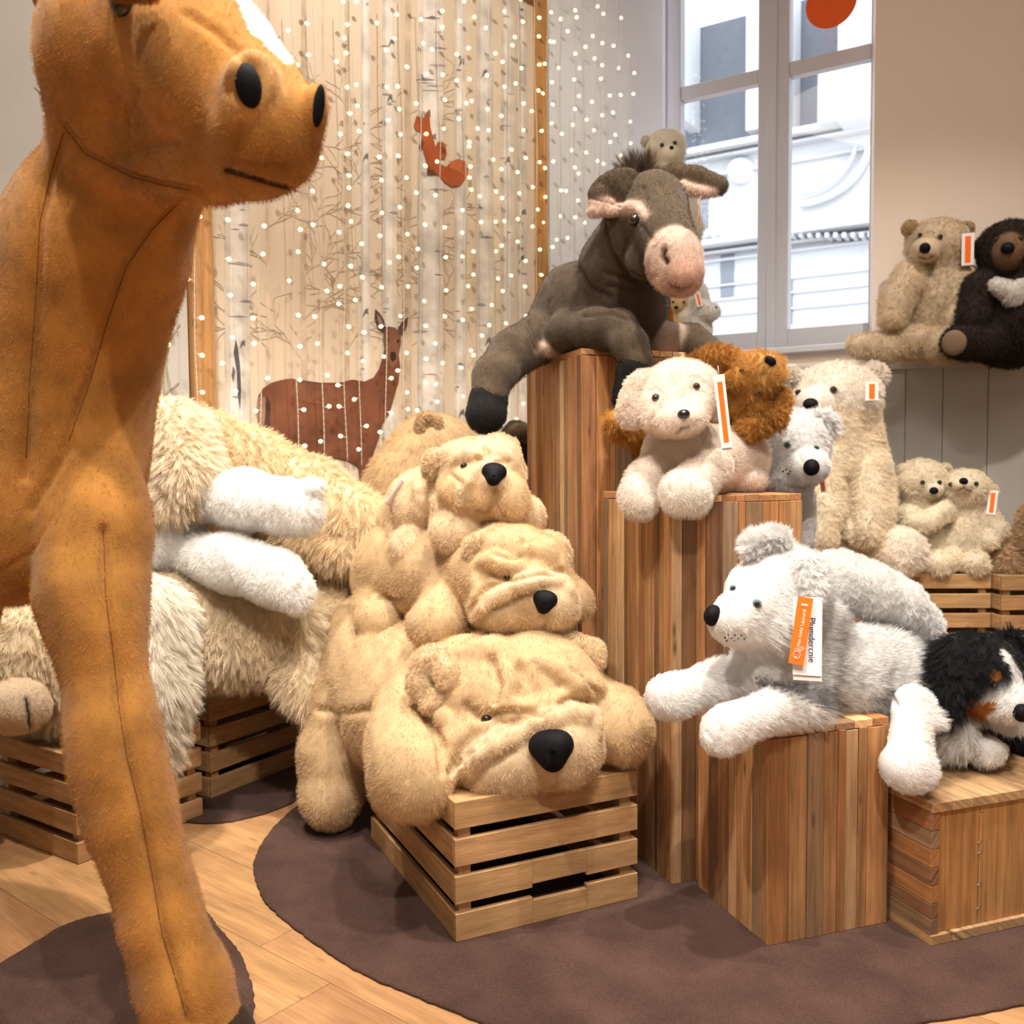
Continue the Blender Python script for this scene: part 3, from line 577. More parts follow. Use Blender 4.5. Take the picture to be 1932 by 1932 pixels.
class Plush:
    def __init__(s, vox=.006):
        s.p = []; s.vox = vox; s.col = (.7, .5, .3); s.k = .03; s.fl = 1.; s.strokes = []; s.paints = []
    def _add(s, kind, lo, hi, data, k, col, sub, fl):
        s.p.append(dict(kind=kind, lo=lo, hi=hi, data=data, k=s.k if k is None else k, col=np.array((*(col or s.col), s.fl if fl is None else fl)), sub=sub)); return s
    def b(s, x, y, Y, rx, ry, rd=None, rot=0, yaw=0, col=None, k=None, sub=False, fl=None):
        c = nP(x, y, Y); sc = Y/FPX; rd = rx if rd is None else rd; D = nray(x, y); D = D/np.linalg.norm(D)
        R = np.cross(D, [0, 0, 1.]); R /= np.linalg.norm(R); U = np.cross(R, D); a = math.radians(rot); e1 = R*math.cos(a)+U*math.sin(a); e2 = -R*math.sin(a)+U*math.cos(a); e3 = D
        if yaw: w_ = math.radians(yaw); e1, e3 = e1*math.cos(w_)+e3*math.sin(w_), -e1*math.sin(w_)+e3*math.cos(w_)
        A = np.array([e1, e2, e3]); r = np.array([rx, ry, rd])*sc; ext = np.sqrt(((A*r[:, None])**2).sum(0))
        return s._add('e', c-ext, c+ext, (c, A, r), k, col, sub, fl)
    def c(s, a, b, r1, r2, col=None, k=None, sub=False, fl=None):
        A = nP(*a); B = nP(*b); ra = r1*a[2]/FPX; rb = r2*b[2]/FPX
        return s._add('c', np.minimum(A-ra, B-rb), np.maximum(A+ra, B+rb), (A, B, ra, rb), k, col, sub, fl)
    def ch(s, pts, col=None, k=None, fl=None, sub=False):
        for p, q in zip(pts[:-1], pts[1:]): s.c(p[:3], q[:3], p[3], q[3], col, k, sub, fl)
        return s
    def w(s, A, B, ra, rb, col=None, k=None, fl=None):
        A = np.array(A, float); B = np.array(B, float); return s._add('c', np.minimum(A-ra, B-rb), np.maximum(A+ra, B+rb), (A, B, ra, rb), k, col, False, fl)
    @staticmethod
    def dist(q, X):
        if q['kind'] == 'e':
            c, A, r = q['data']; L = (X-c) @ A.T; k0 = np.sqrt(((L/r)**2).sum(-1)); k1 = np.sqrt(((L/(r*r))**2).sum(-1)); return np.where(k1 > 1e-9, k0*(k0-1)/np.maximum(k1, 1e-9), -r.min())
        A, B, ra, rb = q['data']; ab = B-A; h = np.clip(((X-A) @ ab)/max(ab @ ab, 1e-9), 0, 1); return np.linalg.norm(X-(A+h[..., None]*ab), axis=-1)-(ra+h*(rb-ra))
    @staticmethod
    def comb(d, di, k, sub):
        if sub: h = np.clip(.5-.5*(di+d)/k, 0, 1); return d*(1-h)-di*h+k*h*(1-h)
        h = np.clip(.5+.5*(di-d)/k, 0, 1); return di*(1-h)+d*h-k*h*(1-h)
    def ev(s, X):
        d = np.full(X.shape[:-1], 1.)
        for q in s.p: d = s.comb(d, s.dist(q, X), q['k'], q['sub'])
        return d
    def depth(s, pts, Y0=.9):
        """surface depth Y under each pixel (None where missed)"""
        out = []
        D = np.array([nray(x, y) for x, y in pts]); D = D/D[:, 1:2]; n_ = np.linalg.norm(D, axis=1); t = np.full(len(pts), Y0)
        for _ in range(60): t = t+np.clip(s.ev(CN+D*t[:, None])/n_, -.05, .2)
        e = np.abs(s.ev(CN+D*t[:, None])); return [float(tt) if ee < .01 and tt < 6 else None for tt, ee in zip(t, e)]
    def roll(s, pts, r, sink=.2, col=None, k=.008, fl=None, taper=True):
        """raised fold following the current surface"""
        P2 = []
        for i in range(len(pts)-1):
            for t in (0, .5): P2.append((pts[i][0]*(1-t)+pts[i+1][0]*t, pts[i][1]*(1-t)+pts[i+1][1]*t))
        P2.append(pts[-1]); dep = s.depth(P2); out = []; n = len(P2)
        last = next((d for d in dep if d), 2.)
        for i, (p, d) in enumerate(zip(P2, dep)):
            d = d if d and abs(d-last) < .08 else last; last = d; u = i/(n-1); rr_ = r*(.45+.55*math.sin(math.pi*u)**.6) if taper else r
            out.append((p[0], p[1], d+rr_*sink*d/FPX, rr_))
        return s.ch(out, col=col, k=k, fl=fl)
    def st(s, pts, w_, d_, col=None, cf=1.): s.strokes.append((pts, w_, d_, col, cf)); return s
    def paint(s, poly, col, jit=0, tip=None, dmax=None, fl=None, back=False): s.paints.append((poly, col, jit, tip, dmax, fl, back)); return s
    def surface(s):
        h = s.vox; lo = np.min([q['lo'] for q in s.p if not q['sub']], 0)-3*h; hi = np.max([q['hi'] for q in s.p if not q['sub']], 0)+3*h
        n = np.ceil((hi-lo)/h).astype(int)+1; d = np.full(n, 1., np.float32)
        ax = [lo[i]+h*np.arange(n[i]) for i in range(3)]
        for q in s.p:
            m_ = q['k']+4*h; a = np.maximum(((q['lo']-m_-lo)/h).astype(int), 0); b_ = np.minimum(((q['hi']+m_-lo)/h).astype(int)+2, n)
            if (b_ <= a).any(): continue
            X = np.stack(np.meshgrid(ax[0][a[0]:b_[0]], ax[1][a[1]:b_[1]], ax[2][a[2]:b_[2]], indexing='ij'), -1); sl = tuple(slice(a[i], b_[i]) for i in range(3))
            d[sl] = s.comb(d[sl], s.dist(q, X), q['k'], q['sub'])
        ins = d < 0; c = np.zeros(np.array(n)-1, np.int8); S = [(i, j, k) for i in (0, 1) for j in (0, 1) for k in (0, 1)]
        def cor(o): return tuple(slice(o[i], n[i]-1+o[i]) for i in range(3))
        for o in S: c += ins[cor(o)]
        act = (c > 0) & (c < 8); idx = np.full(c.shape, -1, np.int64); I = np.argwhere(act); idx[act] = np.arange(len(I))
        sm = np.zeros((len(I), 3)); ct = np.zeros(len(I))
        for o in S:
            for a_ in range(3):
                if o[a_]: continue
                e = list(o); e[a_] = 1; p = I+np.array(o); q = I+np.array(e); dp = d[p[:, 0], p[:, 1], p[:, 2]]; dq = d[q[:, 0], q[:, 1], q[:, 2]]; m_ = (dp < 0) != (dq < 0)
                t = np.where(m_, dp/np.where(m_, dp-dq, 1), 0); sm += np.where(m_[:, None], p+t[:, None]*(q-p), 0); ct += m_
        V = lo+h*(sm/ct[:, None]); F = []
        for a_ in range(3):
            b_, c_ = (a_+1) % 3, (a_+2) % 3; s0 = [slice(None)]*3; s1 = [slice(None)]*3; s0[a_] = slice(0, n[a_]-1); s1[a_] = slice(1, n[a_]); A_ = ins[tuple(s0)]; B_ = ins[tuple(s1)]
            E = np.argwhere(A_ != B_); E = E[(E[:, b_] > 0) & (E[:, c_] > 0) & (E[:, b_] < n[b_]-1) & (E[:, c_] < n[c_]-1)]
            def g_(db, dc): q = E.copy(); q[:, b_] -= db; q[:, c_] -= dc; return idx[q[:, 0], q[:, 1], q[:, 2]]
            Q = np.stack([g_(1, 1), g_(0, 1), g_(0, 0), g_(1, 0)], 1); fl_ = ~A_[E[:, 0], E[:, 1], E[:, 2]]; Q[fl_] = Q[fl_][:, ::-1]; F.append(Q)
        return V, np.concatenate(F)
    def make(s, name, parent=None, loc=None, mat=None, fur=None, wob=.003, wf=22., smooth=2, keep=False):
        V, F = s.surface(); E = np.unique(np.sort(np.concatenate([F[:, [0, 1]], F[:, [1, 2]], F[:, [2, 3]], F[:, [3, 0]]]), 1), axis=0); nv = len(V)
        for _ in range(smooth):
            a = np.zeros_like(V); c = np.zeros(nv)
            for i in range(3): a[:, i] = np.bincount(E[:, 0], V[E[:, 1], i], nv)+np.bincount(E[:, 1], V[E[:, 0], i], nv)
            c = np.bincount(E[:, 0], minlength=nv)+np.bincount(E[:, 1], minlength=nv); V = .5*V+.5*a/c[:, None]
        def normals(V):
            fn = np.cross(V[F[:, 2]]-V[F[:, 0]], V[F[:, 3]]-V[F[:, 1]]); N_ = np.zeros_like(V)
            for i in range(3):
                for j in range(4): N_[:, i] += np.bincount(F[:, j], fn[:, i], nv)
            return N_/np.maximum(np.linalg.norm(N_, axis=1), 1e-12)[:, None]
        N_ = normals(V)
        if wob:
            f = wf; wv = np.sin(V[:, 0]*f+1.3*np.sin(V[:, 2]*f*.8))*np.sin(V[:, 1]*f*1.1+1.)+.5*np.sin(V[:, 2]*f*2.1+2*np.sin(V[:, 0]*f*1.7))
            V = V+N_*(wv*wob)[:, None]
        # colour from the nearest volumes
        ds = []; P_ = [q for q in s.p if not q['sub']]
        for q in P_: ds.append(s.dist(q, V))
        ds = np.stack(ds, 1); ds -= ds.min(1, keepdims=True); W = np.exp(-ds/.004); W /= W.sum(1, keepdims=True); C = W @ np.array([q['col'] for q in P_]); tipv = np.zeros(nv)
        if s.strokes:
            bvh = BVHTree.FromPolygons(V.tolist(), F.tolist()); N_ = normals(V); disp = np.zeros(nv)
            for pts, w_, d_, col, cf in s.strokes:
                H = []
                for i in range(len(pts)-1):
                    (xa, ya), (xb, yb) = pts[i][:2], pts[i+1][:2]; m_ = max(2, int(math.hypot(xb-xa, yb-ya)/4))
                    for j in range(m_+1):
                        t = j/m_; hit = bvh.ray_cast(CAMP, ray(xa+(xb-xa)*t, ya+(yb-ya)*t).normalized())
                        if hit[0] is not None: H.append(tuple(hit[0]))
                if not H: continue
                H = np.array(H); Y = H[:, 1].mean(); wm = w_*Y/FPX; dm = d_*Y/FPX; sel = np.where(((V > H.min(0)-3*wm) & (V < H.max(0)+3*wm)).all(1))[0]
                if not len(sel): continue
                dd = np.full(len(sel), 1e9)
                for i in range(0, len(H), 32): dd = np.minimum(dd, np.linalg.norm(V[sel][:, None]-H[None, i:i+32], axis=2).min(1))
                g_ = np.exp(-(dd/wm)**2); nd = g_*dm; disp[sel] = np.where(np.abs(nd) > np.abs(disp[sel]), nd, disp[sel])
                if col is not None: ww = np.clip(g_*cf, 0, 1)[:, None]; C[sel, :3] = C[sel, :3]*(1-ww)+np.array(col)*ww
            V = V+N_*disp[:, None]
        if s.paints:
            N_ = normals(V); L_ = (V-CN) @ RN; px = 966+FPX*L_[:, 0]/-L_[:, 2]; py = 966-FPX*L_[:, 1]/-L_[:, 2]; vd = V-CN; vd /= np.linalg.norm(vd, axis=1)[:, None]; face = (N_*vd).sum(1)
            rg = np.random.RandomState(1)
            for poly, col, jit, tip, dmax, fl, back in s.paints:
                x = px+rg.normal(0, jit, nv) if jit else px; y = py+rg.normal(0, jit, nv) if jit else py; ins = np.zeros(nv, bool); m_ = len(poly)
                for i in range(m_):
                    (x0, y0), (x1, y1) = poly[i], poly[(i+1) % m_]
                    if y0 == y1: continue
                    cr = ((y0 > y) != (y1 > y)) & (x < (x1-x0)*(y-y0)/(y1-y0)+x0); ins ^= cr
                if not back: ins &= face < .12
                if dmax: ins &= V[:, 1] < dmax
                if col is not None: C[ins, :3] = col
                if tip is not None: tipv[ins] = tip
                if fl is not None: C[ins, 3] = fl
        me = bpy.data.meshes.new(name); me.vertices.add(nv); me.vertices.foreach_set('co', V.ravel()); nf = len(F); me.loops.add(nf*4); me.loops.foreach_set('vertex_index', F.ravel().astype(np.int32))
        me.polygons.add(nf); me.polygons.foreach_set('loop_start', np.arange(0, nf*4, 4, dtype=np.int32)); me.update(calc_edges=True)
        me.polygons.foreach_set('use_smooth', np.ones(nf, bool)); ca = me.color_attributes.new('Col', 'BYTE_COLOR', 'CORNER')
        cc = np.ones((nf*4, 4)); fc = F.ravel(); cc[:, :3] = np.clip(C[fc, :3], 0, 1)
        ca.data.foreach_set('color', cc.ravel())
        if mat is M_HUSKY: cb = me.color_attributes.new('Tip', 'BYTE_COLOR', 'CORNER'); tt = np.ones((nf*4, 4)); tt[:, :3] = tipv[fc][:, None]; cb.data.foreach_set('color', tt.ravel())
        o = link(name, me, mat or M_PLUSH, parent, loc); o['tmpV'] = 0; del o['tmpV']
        if fur:
            vg = o.vertex_groups.new(name='fur'); fw = np.clip(C[:, 3], 0, 1); q = np.round(fw*10)/10
            for v_ in np.unique(q): vg.add(np.where(q == v_)[0].tolist(), float(v_), 'REPLACE')
            furry(o, **fur)
        return o
def furry(o, ln=.008, par=3000, kids=12, rad=.0005, drop=.0, comb=(0, 0, 0), rnd=.3, clump=.0, rough=.002, seg=2, name='plush_fur'):
    md = o.modifiers.new(name, 'PARTICLE_SYSTEM'); ps = md.particle_system; st_ = ps.settings; st_.type = 'HAIR'; st_.use_advanced_hair = True
    st_.count = par; st_.hair_step = 3; st_.display_step = 2; st_.render_step = seg; st_.emit_from = 'FACE'; st_.use_modifier_stack = False; st_.distribution = 'RAND'
    st_.normal_factor = ln/4.; st_.object_align_factor = (comb[0]*ln/4, comb[1]*ln/4, (comb[2]-drop)*ln/4); st_.factor_random = rnd*ln/4
    ps.vertex_group_length = 'fur'
    st_.child_type = 'INTERPOLATED'; st_.child_percent = 1; st_.rendered_child_count = kids; st_.child_length = 1.; st_.clump_factor = clump; st_.clump_shape = .3
    st_.roughness_1 = rough; st_.roughness_1_size = .02; st_.roughness_2 = rough*.8; st_.roughness_endpoint = rough*.7; st_.length_random = .35
    st_.root_radius = 1.; st_.tip_radius = .25; st_.radius_scale = rad; st_.use_close_tip = True; st_.use_parent_particles = False
    return ps
def hitpt(o, x, y):
    """first point of object o seen through pixel"""
    M = o.matrix_basis.copy(); p = o.parent
    off = Vector(o.location); 
    while p is not None: off += Vector(p.location); p = p.parent
    me = o.data
    key = me.name
    if key not in BV: V = [v.co+off for v in me.vertices]; BV[key] = BVHTree.FromPolygons(V, [tuple(p_.vertices) for p_ in me.polygons])
    h = BV[key].ray_cast(CAMP, ray(x, y).normalized()); return (h[0], h[1]) if h[0] is not None else (None, None)
BV = {}
def frame_at(x, y, rot=0):
    D = ray(x, y).normalized(); R = D.cross(zc).normalized(); U = R.cross(D); a = math.radians(rot); e1 = R*math.cos(a)+U*math.sin(a); e2 = -R*math.sin(a)+U*math.cos(a); return e1, e2, D
def bead(o, name, x, y, rx, ry, rot=0, mat=None, depth=.55, sink=.25, surf=True, label=None):
    """rounded feature (eye, nose) resting on the surface of o at a pixel"""
    p, n = hitpt(o, x, y)
    if p is None: return None
    e1, e2, D = frame_at(x, y, rot); sc = p.y/FPX
    nn = (n*.6-D*.4).normalized(); e1 = (e1-nn*e1.dot(nn)).normalized(); e2 = nn.cross(e1)
    if e2.dot(frame_at(x, y, rot)[1]) < 0: e2 = -e2
    Mx = Matrix((e1, e2, nn)).transposed(); mb = MB(); rz = min(rx, ry)*depth*2*sc
    mb.ellip(p-nn*rz*sink, (rx*sc, ry*sc, rz), Mx, seg=24, rings=14); q = mb.build(name, mat or M_EYE, o)
    if label: q['label'] = label
    return q
def nose3(o, x, y, w_, h_, rot=0, vox=.0028, out=.35):
    """heart shaped velour nose: two upper lobes and a lower point"""
    h, n = hitpt(o, x, y); Y = h.y; a = math.radians(rot); q = Plush(vox); q.col = (.014, .014, .016); q.k = .35*w_*Y/FPX
    def at(u, v): return (x+u*math.cos(a)-v*math.sin(a), y-u*math.sin(a)-v*math.cos(a))
    for u, v, rx, ry in ((-.26*w_, .22*h_, .70*w_, .66*h_), (.26*w_, .22*h_, .70*w_, .66*h_), (0, -.32*h_, .56*w_, .62*h_)):
        cx, cy = at(u, v); hh, _ = hitpt(o, cx, cy); Yh = min(hh.y if hh is not None else Y, Y+.02); q.b(cx, cy, Yh+.1*w_*Y/FPX, rx, ry, .6*w_, rot=rot)
    q.st([at(0, -.95*h_), at(0, -.2*h_)], .12*w_, -.15*w_); return q.make('nose', parent=o, mat=M_BLACKPL, wob=0)
def rad_eye(o, x, y, r, iris=None, rot=0):
    e = bead(o, 'eye', x, y, r, r, rot, M_EYE if iris is None else iris, .5, .2)
    if e is not None and iris is not None: bead_on(e, 'pupil', x, y, r*.55, M_EYE)
    return e
def bead_on(e, name, x, y, r, mat):
    h, n = hitpt(e, x, y)
    if h is None: return
    sc = h.y/FPX; mb = MB(); mb.ellip(h, (r*sc, r*sc, r*sc*.5), Matrix((frame_at(x, y)[0], frame_at(x, y)[1], frame_at(x, y)[2])).transposed(), seg=14, rings=8); mb.build(name, mat, e)
def thread(o, name, pts, r=1.0, mat=None, out=.002):
    """stitched line lying on the surface of o"""
    H = []
    for i in range(len(pts)-1):
        for j in range(5):
            t = j/5; h, n = hitpt(o, pts[i][0]*(1-t)+pts[i+1][0]*t, pts[i][1]*(1-t)+pts[i+1][1]*t)
            if h is not None and (not H or (h-H[-1]).length < .06): H.append(h+n*out)
    if len(H) > 2: mb = MB(); mb.tube(H, r*H[0].y/FPX, n=5); return mb.build(name, mat or M_THREAD, o)
def T_(s): return s
def card(parent, x, y, Y, wpx, hpx, rot, orange=True, big=False, yaw=0):
    """folded white swing tag with an orange strip, hung from the toy"""
    c = P(x, y, Y); e1, e2, D = frame_at(x, y, rot); sc = Y/FPX; w_, h_ = wpx*sc, hpx*sc
    if yaw: a = math.radians(yaw); e1 = (e1*math.cos(a)+D*math.sin(a)).normalized(); D = e1.cross(e2)*-1 if e1.cross(e2).dot(D) < 0 else e1.cross(e2)
    mb = MB(); mb.box(c-e1*w_/2-e2*h_/2, e1, e2, D, w_, h_, .0006); mb.box(c-e1*w_/2-e2*h_*.53+D*.004, (e1+D*.06).normalized(), e2, D, w_, h_, .0006)
    mb.tube([c+e2*h_*.48, c+e2*h_*.62+D*.01], .0006); t = mb.build('hang_tag', M_CARD, parent)
    if orange: mb = MB(); mb.box(c-e1*w_*.22-e2*h_*.42-D*.0012, e1, e2, D, w_*.46, h_*.82, .0006); mb.build('tag_strip', M_OR, t)
    return t
# ---------------------------------------------------------------- three wrinkled tan dogs
TAN = (.73, .525, .305); TANL = (.80, .62, .40)
FUR_S = dict(ln=.0085, par=5000, kids=14, rad=.00055, drop=.35, rnd=.5, rough=.003)
# bottom dog
p = Plush(.0052); p.col = TAN; p.k = .03
p.b(965, 1335, 2.36, 175, 140, 150, rot=12)                    # skull
p.b(880, 1290, 2.33, 95, 90, 90, k=.05); p.b(1045, 1285, 2.33, 85, 75, 80, k=.05)
p.b(945, 1435, 2.20, 92, 80, 90, rot=10, k=.03, col=TANL); p.b(1070, 1405, 2.17, 70, 78, 80, k=.03, col=TANL)   # flews
p.b(1005, 1450, 2.22, 90, 52, 80, rot=8, k=.03)
p.b(850, 1385, 2.35, 80, 80, 80, k=.05)
p.ch([(905, 1360, 2.5, 150), (800, 1330, 2.68, 150), (735, 1270, 2.82, 118), (700, 1200, 2.95, 85)], k=.06)   # body
p.ch([(780, 1320, 2.47, 70), (765, 1400, 2.28, 72), (778, 1462, 2.17, 84)], k=.025); p.b(778, 1470, 2.15, 82, 80, 78, k=.02)
p.ch([(1100, 1330, 2.38, 65), (1150, 1350, 2.33, 60), (1168, 1372, 2.30, 62)], k=.025); p.b(1172, 1372, 2.29, 58, 72, 62, rot=12, k=.02)
p.ch([(690, 1250, 2.86, 78), (655, 1330, 2.80, 75), (632, 1420, 2.75, 66), (625, 1500, 2.72, 58)], k=.03); p.b(625, 1500, 2.71, 56, 62, 62, k=.02)
p.roll([(858, 1468), (905, 1425), (960, 1392), (1020, 1365), (1080, 1346), (1118, 1352), (1130, 1385)], 24, .1, col=TANL, k=.008)
p.roll([(845, 1418), (880, 1385), (930, 1355)], 22, .2)
p.roll([(820, 1330), (860, 1372), (850, 1420)], 24, .3)
p.roll([(950, 1250), (960, 1290), (945, 1330), (985, 1345), (1040, 1330), (1080, 1300)], 26, .25)
p.roll([(1010, 1245), (1055, 1262), (1085, 1290), (1110, 1300)], 26, .25)
p.roll([(870, 1230), (930, 1225), (975, 1245)], 24, .5, k=.02)
p.b(1108, 1292, 2.28, 34, 24, 30, rot=-20, k=.015)
p.b(1010, 1228, 2.36, 60, 40, 60, k=.03)
p.st([(880, 1335), (905, 1352), (930, 1350), (960, 1345), (1020, 1345)], 10, -14).st([(850, 1455), (900, 1405), (955, 1368), (1010, 1345), (1075, 1322), (1110, 1325)], 8, -11).st([(872, 1500), (915, 1450), (970, 1415)], 7, -9).st([(925, 1245), (940, 1290), (932, 1325)], 9, -11).st([(1085, 1262), (1105, 1275), (1130, 1310)], 8, -10).st([(800, 1345), (830, 1400), (835, 1455)], 9, -12).st([(868, 1440), (872, 1490)], 9, -9).st([(985, 1262), (1005, 1300)], 12, -13)
p.st([(1040, 1460), (1052, 1478), (1045, 1490)], 7, -8).st([(790, 1340), (775, 1400), (770, 1470)], 5, -3).st([(1190, 1345), (1200, 1390), (1190, 1430)], 5, -4).st([(600, 1338), (650, 1345), (700, 1338)], 8, -9)
p.st([(640, 1345), (645, 1420)], 14, -3)
dog1 = p.make('plush_dog', loc=(-.15, 2.45, .33), mat=M_PLUSH, fur=dict(FUR_S, par=9000))
tag(dog1, 'largest wrinkled tan plush dog, lying on the slatted crate at the bottom of the stack', 'plush dog', 'stack of three wrinkled tan plush dogs')
nose3(dog1, 1041, 1416, 46, 44, 6, .004); bead(dog1, 'eye', 918, 1357, 11, 9, 0, M_EYE, .6, .0)
def ear(parent, name, pts, col, vox=.005, fur=None, k=.015, mat=None, rolls=()):
    q = Plush(vox); q.col = col; q.k = k
    for a in pts:
        if len(a) == 4: q.b(a[0], a[1], a[2], a[3], a[3])
        else: q.b(*a[:6], rot=a[6] if len(a) > 6 else 0)
    for r_ in rolls: q.roll(*r_)
    return q.make(name, parent=parent, mat=mat or M_PLUSH, fur=fur, wob=.001)
EF = dict(FUR_S, par=1200)
ear(dog1, 'ear', [(815, 1250, 2.27, 42, 34, 26, 20), (845, 1275, 2.23, 26, 36, 22, 10), (793, 1293, 2.25, 26, 34, 22, 20), (820, 1322, 2.23, 30, 22, 22, 30)], TANL, fur=EF)
ear(dog1, 'ear', [(1085, 1218, 2.36, 44, 24, 26, -15), (1118, 1240, 2.34, 24, 36, 24, -10), (1098, 1270, 2.34, 30, 20, 22, 30)], TANL, fur=EF)
# middle dog
p = Plush(.0055); p.col = TAN; p.k = .03
p.b(965, 1085, 2.50, 115, 100, 110, rot=-8); p.b(1000, 1125, 2.42, 92, 75, 80, k=.03)
p.b(945, 1150, 2.40, 66, 48, 60, rot=-12, col=TANL, k=.02); p.b(1045, 1140, 2.37, 50, 52, 55, rot=30, col=TANL, k=.02); p.b(1000, 1170, 2.41, 62, 34, 55, rot=-5, k=.02)
p.ch([(905, 1090, 2.62, 95), (830, 1080, 2.75, 92), (765, 1070, 2.88, 88), (735, 1090, 2.98, 72)], k=.05)
p.ch([(850, 1120, 2.58, 48), (830, 1160, 2.48, 48)], k=.02); p.b(822, 1178, 2.46, 56, 50, 50, rot=10, k=.02)
p.ch([(1060, 1110, 2.56, 38), (1088, 1135, 2.52, 32)], k=.02); p.b(1090, 1132, 2.51, 24, 40, 34, rot=5, k=.015)
p.ch([(735, 1080, 2.9, 60), (715, 1150, 2.80, 46), (712, 1215, 2.76, 46)], k=.03); p.b(710, 1235, 2.69, 48, 52, 46, k=.012); p.b(712, 1170, 2.72, 44, 46, 44, k=.015)
p.roll([(895, 1165), (930, 1130), (975, 1105), (1020, 1092), (1065, 1098), (1085, 1125)], 19, .1, col=TANL)
p.roll([(905, 1060), (935, 1055), (965, 1070), (990, 1072)], 20, .2); p.roll([(985, 1035), (1020, 1040), (1050, 1060), (1065, 1080)], 20, .2)
p.roll([(895, 1085), (905, 1115), (895, 1145)], 19, .3); p.b(955, 1030, 2.42, 52, 34, 45, rot=-8, k=.015); p.b(1025, 1035, 2.43, 36, 28, 40, rot=-25, k=.015)
p.st([(925, 1085), (940, 1090), (970, 1092), (1010, 1082), (1060, 1080)], 7, -11).st([(885, 1150), (915, 1112), (960, 1090)], 6, -9).st([(893, 1182), (930, 1152), (980, 1128), (1005, 1120)], 6, -8).st([(935, 1045), (960, 1052), (985, 1050)], 6, -8).st([(992, 1020), (998, 1060)], 8, -10).st([(1035, 1165), (1025, 1185)], 6, -7).st([(690, 1130), (720, 1125), (755, 1130)], 7, -8)
p.st([(810, 1150), (800, 1190), (812, 1225)], 4, -4)
dog2 = p.make('plush_dog', loc=(-.05, 2.6, .62), mat=M_PLUSH, fur=dict(FUR_S, par=6000))
tag(dog2, 'medium wrinkled tan plush dog in the middle of the stack, squinting', 'plush dog', 'stack of three wrinkled tan plush dogs')
nose3(dog2, 1028, 1136, 25, 25, -12); bead(dog2, 'eye', 957, 1090, 7, 5, 0, M_EYE, .6, 0)
ear(dog2, 'ear', [(915, 1020, 2.42, 34, 20, 20, 15), (893, 1040, 2.42, 20, 26, 18, 20), (930, 1045, 2.40, 22, 16, 16, -20)], TANL, fur=dict(EF, par=700))
ear(dog2, 'ear', [(1040, 1018, 2.48, 28, 16, 20, -25), (1060, 1042, 2.47, 16, 30, 20, 10)], TANL, fur=dict(EF, par=500))
# top dog
p = Plush(.0052); p.col = TANL; p.k = .025
p.b(908, 895, 2.62, 82, 68, 80, rot=-4); p.b(900, 930, 2.54, 72, 52, 60, rot=-12, col=TAN); p.b(960, 940, 2.52, 40, 52, 45, rot=10, col=TAN, k=.015); p.b(880, 935, 2.56, 50, 42, 50, col=TAN); p.b(928, 905, 2.50, 34, 26, 40, k=.02)
p.b(890, 860, 2.6, 60, 36, 60, k=.02); p.b(935, 858, 2.6, 45, 34, 50, k=.015)
p.ch([(860, 930, 2.72, 70), (810, 960, 2.8, 72), (775, 985, 2.9, 64)], k=.04); p.b(790, 955, 2.8, 46, 60, 60, rot=25, k=.03)
p.ch([(850, 965, 2.62, 36), (855, 995, 2.55, 42)], k=.02); p.b(860, 1005, 2.53, 50, 44, 44, rot=5, k=.02)
p.ch([(955, 965, 2.62, 34), (985, 970, 2.58, 36)], k=.02); p.b(993, 975, 2.57, 35, 42, 36, rot=20, k=.02)
p.ch([(770, 985, 2.86, 46), (772, 1020, 2.79, 42), (778, 1040, 2.77, 44)], k=.02); p.b(776, 1036, 2.70, 43, 48, 42, k=.012)
p.roll([(865, 960), (870, 925), (895, 895), (930, 872), (965, 880), (985, 900)], 11, .2, k=.01)
p.roll([(855, 870), (880, 855), (905, 860)], 13, .3); p.roll([(930, 853), (955, 860), (975, 875)], 13, .3)
p.roll([(785, 905), (795, 945), (790, 985)], 12, .4, k=.012); p.roll([(815, 890), (826, 930), (825, 960)], 12, .4, k=.012)
p.st([(850, 895), (870, 910), (868, 940)], 5, -7).st([(900, 865), (915, 872), (960, 872)], 5, -6).st([(935, 925), (932, 950), (920, 968), (900, 965)], 6, -8).st([(918, 848), (925, 868)], 6, -6).st([(852, 985), (845, 1025)], 4, -3).st([(1000, 960), (1010, 1000)], 4, -3).st([(935, 948), (950, 975)], 5, -6)
dog3 = p.make('plush_dog', loc=(-.08, 2.7, .95), mat=M_PLUSH, fur=dict(FUR_S, par=4500))
tag(dog3, 'smallest wrinkled tan plush dog, lying on top of the stack looking up', 'plush dog', 'stack of three wrinkled tan plush dogs')
nose3(dog3, 932, 895, 25, 24, -6); bead(dog3, 'eye', 875, 879, 7, 6, 30, M_EYE, .6, .1)
ear(dog3, 'ear', [(822, 868, 2.60, 24, 22, 18, 35), (812, 886, 2.60, 16, 16, 14)], TANL, fur=dict(EF, par=500)); ear(dog3, 'ear', [(945, 832, 2.62, 26, 13, 16, -15), (967, 848, 2.62, 12, 20, 14, 10)], TANL, fur=dict(EF, par=500))
card(dog3, 748, 930, 2.72, 22, 52, -35, orange=False, yaw=60)
t = card(dog2, 1035, 1193, 2.36, 60, 22, -3, orange=False); mb = MB(); a = P(1040, 1191, 2.355); e1, e2, D = frame_at(1040, 1191, 4); mb.box(a, e1, e2, D, .045, .006, .001); mb.build('tag_strip', plain('red_label', (.6, .03, .01), .5), t)
